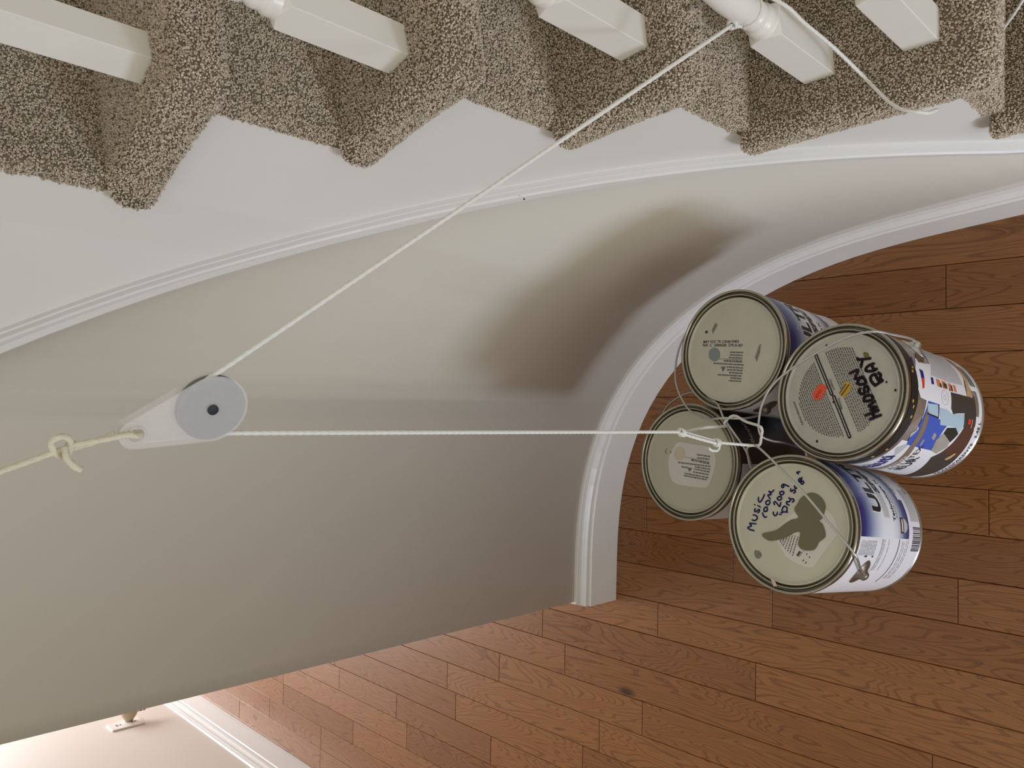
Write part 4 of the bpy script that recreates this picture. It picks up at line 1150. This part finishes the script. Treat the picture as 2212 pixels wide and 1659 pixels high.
# ------------------------------------------------------------------ cream cord that carries the pulley
sup = empty('support_rope')
tag(sup, 'cream cord looped through the pulley and knotted above it', 'rope')
HC = pl(hole.x, hole.y)
KC = Vector((-0.0268, 0.4985, 1.2672))
UP = Vector((-0.0395, 0.5035, 1.2985))
dv = (UP - KC).normalized()
RC = 0.0018
cord('rope_loop', [KC + EA * .0012, KC.lerp(HC, .5) + EA * .0022 - EN * .004, HC + EA * .0010 - EN * .0058 + Vector((0, 0, .006)), HC - EN * .0054 + Vector((0, 0, -.0002)), HC + Vector((0, 0, -.0032)), HC + EN * .0054 + Vector((0, 0, -.0002)), HC - EA * .0020 + EN * .0060 + Vector((0, 0, .006)), KC.lerp(HC, .5) - EA * .0020 + EN * .003, KC - EA * .0012], sup, M_CREAM, RC)
cord('rope_strand', [KC] + [KC + dv * s for s in (.02, .05, .1, .3, .6, 1.0, 1.45)], sup, M_CREAM, RC, smooth=False)
cord('knot', [KC + Vector((-.004, 0, -.002)), KC + Vector((.0045, -.002, -.002)), KC + Vector((.0068, -.002, .003)), KC + Vector((.004, -.001, .0075)), KC + Vector((-.0005, 0, .0060)), KC + Vector((-.004, .002, .002)), KC + Vector((-.001, .004, -.004)), KC + Vector((.004, .003, -.005))], sup, M_CREAM, 0.0020)
cord('rope_tail', [KC + Vector((.001, -.003, .001)), KC + Vector((-.005, -.005, .0005)), KC + Vector((-.0095, -.005, -.003)), KC + Vector((-.0125, -.005, -.0075))], sup, M_CREAM, 0.0020)

# ------------------------------------------------------------------ far wall with baseboard, outlet and plug-in freshener
FX = -1.230
fw = from_py('wall_left', [(FX, 1.1, 0), (FX, 5.2, 0), (FX, 5.2, 2.6), (FX, 1.1, 2.6), (FX - .12, 1.1, 0), (FX - .12, 5.2, 0), (FX - .12, 5.2, 2.6), (FX - .12, 1.1, 2.6)],
             [(3, 2, 1, 0), (4, 5, 6, 7), (0, 1, 5, 4), (1, 2, 6, 5), (2, 3, 7, 6), (3, 0, 4, 7)], M_FARWALL)
tag(fw, 'pale wall of the far room', kind='structure')
pth = [Vector((FX, y)) for y in (5.2, 1.1)]
BF = [(0.0, 0.0), (0.015, 0.0), (0.015, 0.080), (0.012, 0.084), (0.0135, 0.090), (0.0125, 0.098), (0.0085, 0.106), (0.0070, 0.112), (0.0082, 0.116), (0.0055, 0.124), (0.0058, 0.128), (0.0, 0.131)]
tag(sweep('baseboard_left', pth, [Vector((1, 0))] * 2, BF, [0.0, 0.0], M_TRIM), 'white moulded baseboard of the far wall', kind='structure')
M_PLATE = mat('white_plastic_plate', (0.84, 0.83, 0.82), 0.3, var=0.02)
M_BEECH = mat('pale_beech', (0.62, 0.49, 0.33), 0.45, var=0.25, vscale=60)
ol = empty('wall_outlet', (FX, 3.158, 0.318))
tag(ol, 'white outlet plate low on the far wall', 'outlet')
bm = bmesh.new(); bm_box(bm, (0.003, 0, 0), (0.006, 0.072, 0.116))
bmesh.ops.bevel(bm, geom=[e for e in bm.edges], offset=0.002, segments=2, affect='EDGES', profile=0.5)
from_bm('cover_plate', bm, M_PLATE, ol)
for dz in (0.027, -0.027):
    for c_, s_ in (((0.0065, -0.006, dz + .004), (0.001, 0.0022, 0.008)), ((0.0065, 0.006, dz + .004), (0.001, 0.0022, 0.008)), ((0.0065, 0, dz - .008), (0.001, 0.005, 0.005))):
        bm = bmesh.new(); bm_box(bm, c_, s_); from_bm('socket_slot', bm, M_INK, ol)
fr = empty('air_freshener', (FX + 0.006, 3.175, 0.300))
tag(fr, 'wood-look plug-in air freshener on the far outlet', 'air freshener')
bm = bmesh.new(); bm_lathe(bm, [(0, 0.0), (.011, 0.0), (.012, .003), (.015, .010), (.021, .020), (.0245, .032), (.0235, .044), (.018, .054), (.010, .060), (0, .062)], 32)
for vv in bm.verts: vv.co.x *= 1.25
bmesh.ops.rotate(bm, verts=bm.verts[:], matrix=Matrix.Rotation(math.pi / 2, 3, 'Y'))
from_bm('wood_shell', bm, M_BEECH, fr, smooth=True)
bm = bmesh.new(); bm_box(bm, (0.040, 0.006, -0.042), (0.022, 0.030, 0.034)); bmesh.ops.bevel(bm, geom=bm.edges[:], offset=.003, segments=2, affect='EDGES')
bt = from_bm('refill_bottle', bm, M_PLATE, fr)
from_py('bottle_label', [(0.0515, -.006, -.056), (.0515, .016, -.056), (.0515, .016, -.050), (.0515, -.006, -.050), (0.030, -.0092, -.056), (.046, -.0092, -.056), (.046, -.0092, -.050), (.030, -.0092, -.050)], [(0, 1, 2, 3), (4, 5, 6, 7)], M_RPRINT, bt)
from_py('bottle_label', [(0.0515, -.004, -.040), (.0515, .006, -.040), (.0515, .006, -.037), (.0515, -.004, -.037), (0.030, -.0092, -.042), (.040, -.0092, -.042), (.040, -.0092, -.038), (.030, -.0092, -.038)], [(0, 1, 2, 3), (4, 5, 6, 7)], M_INK, bt)
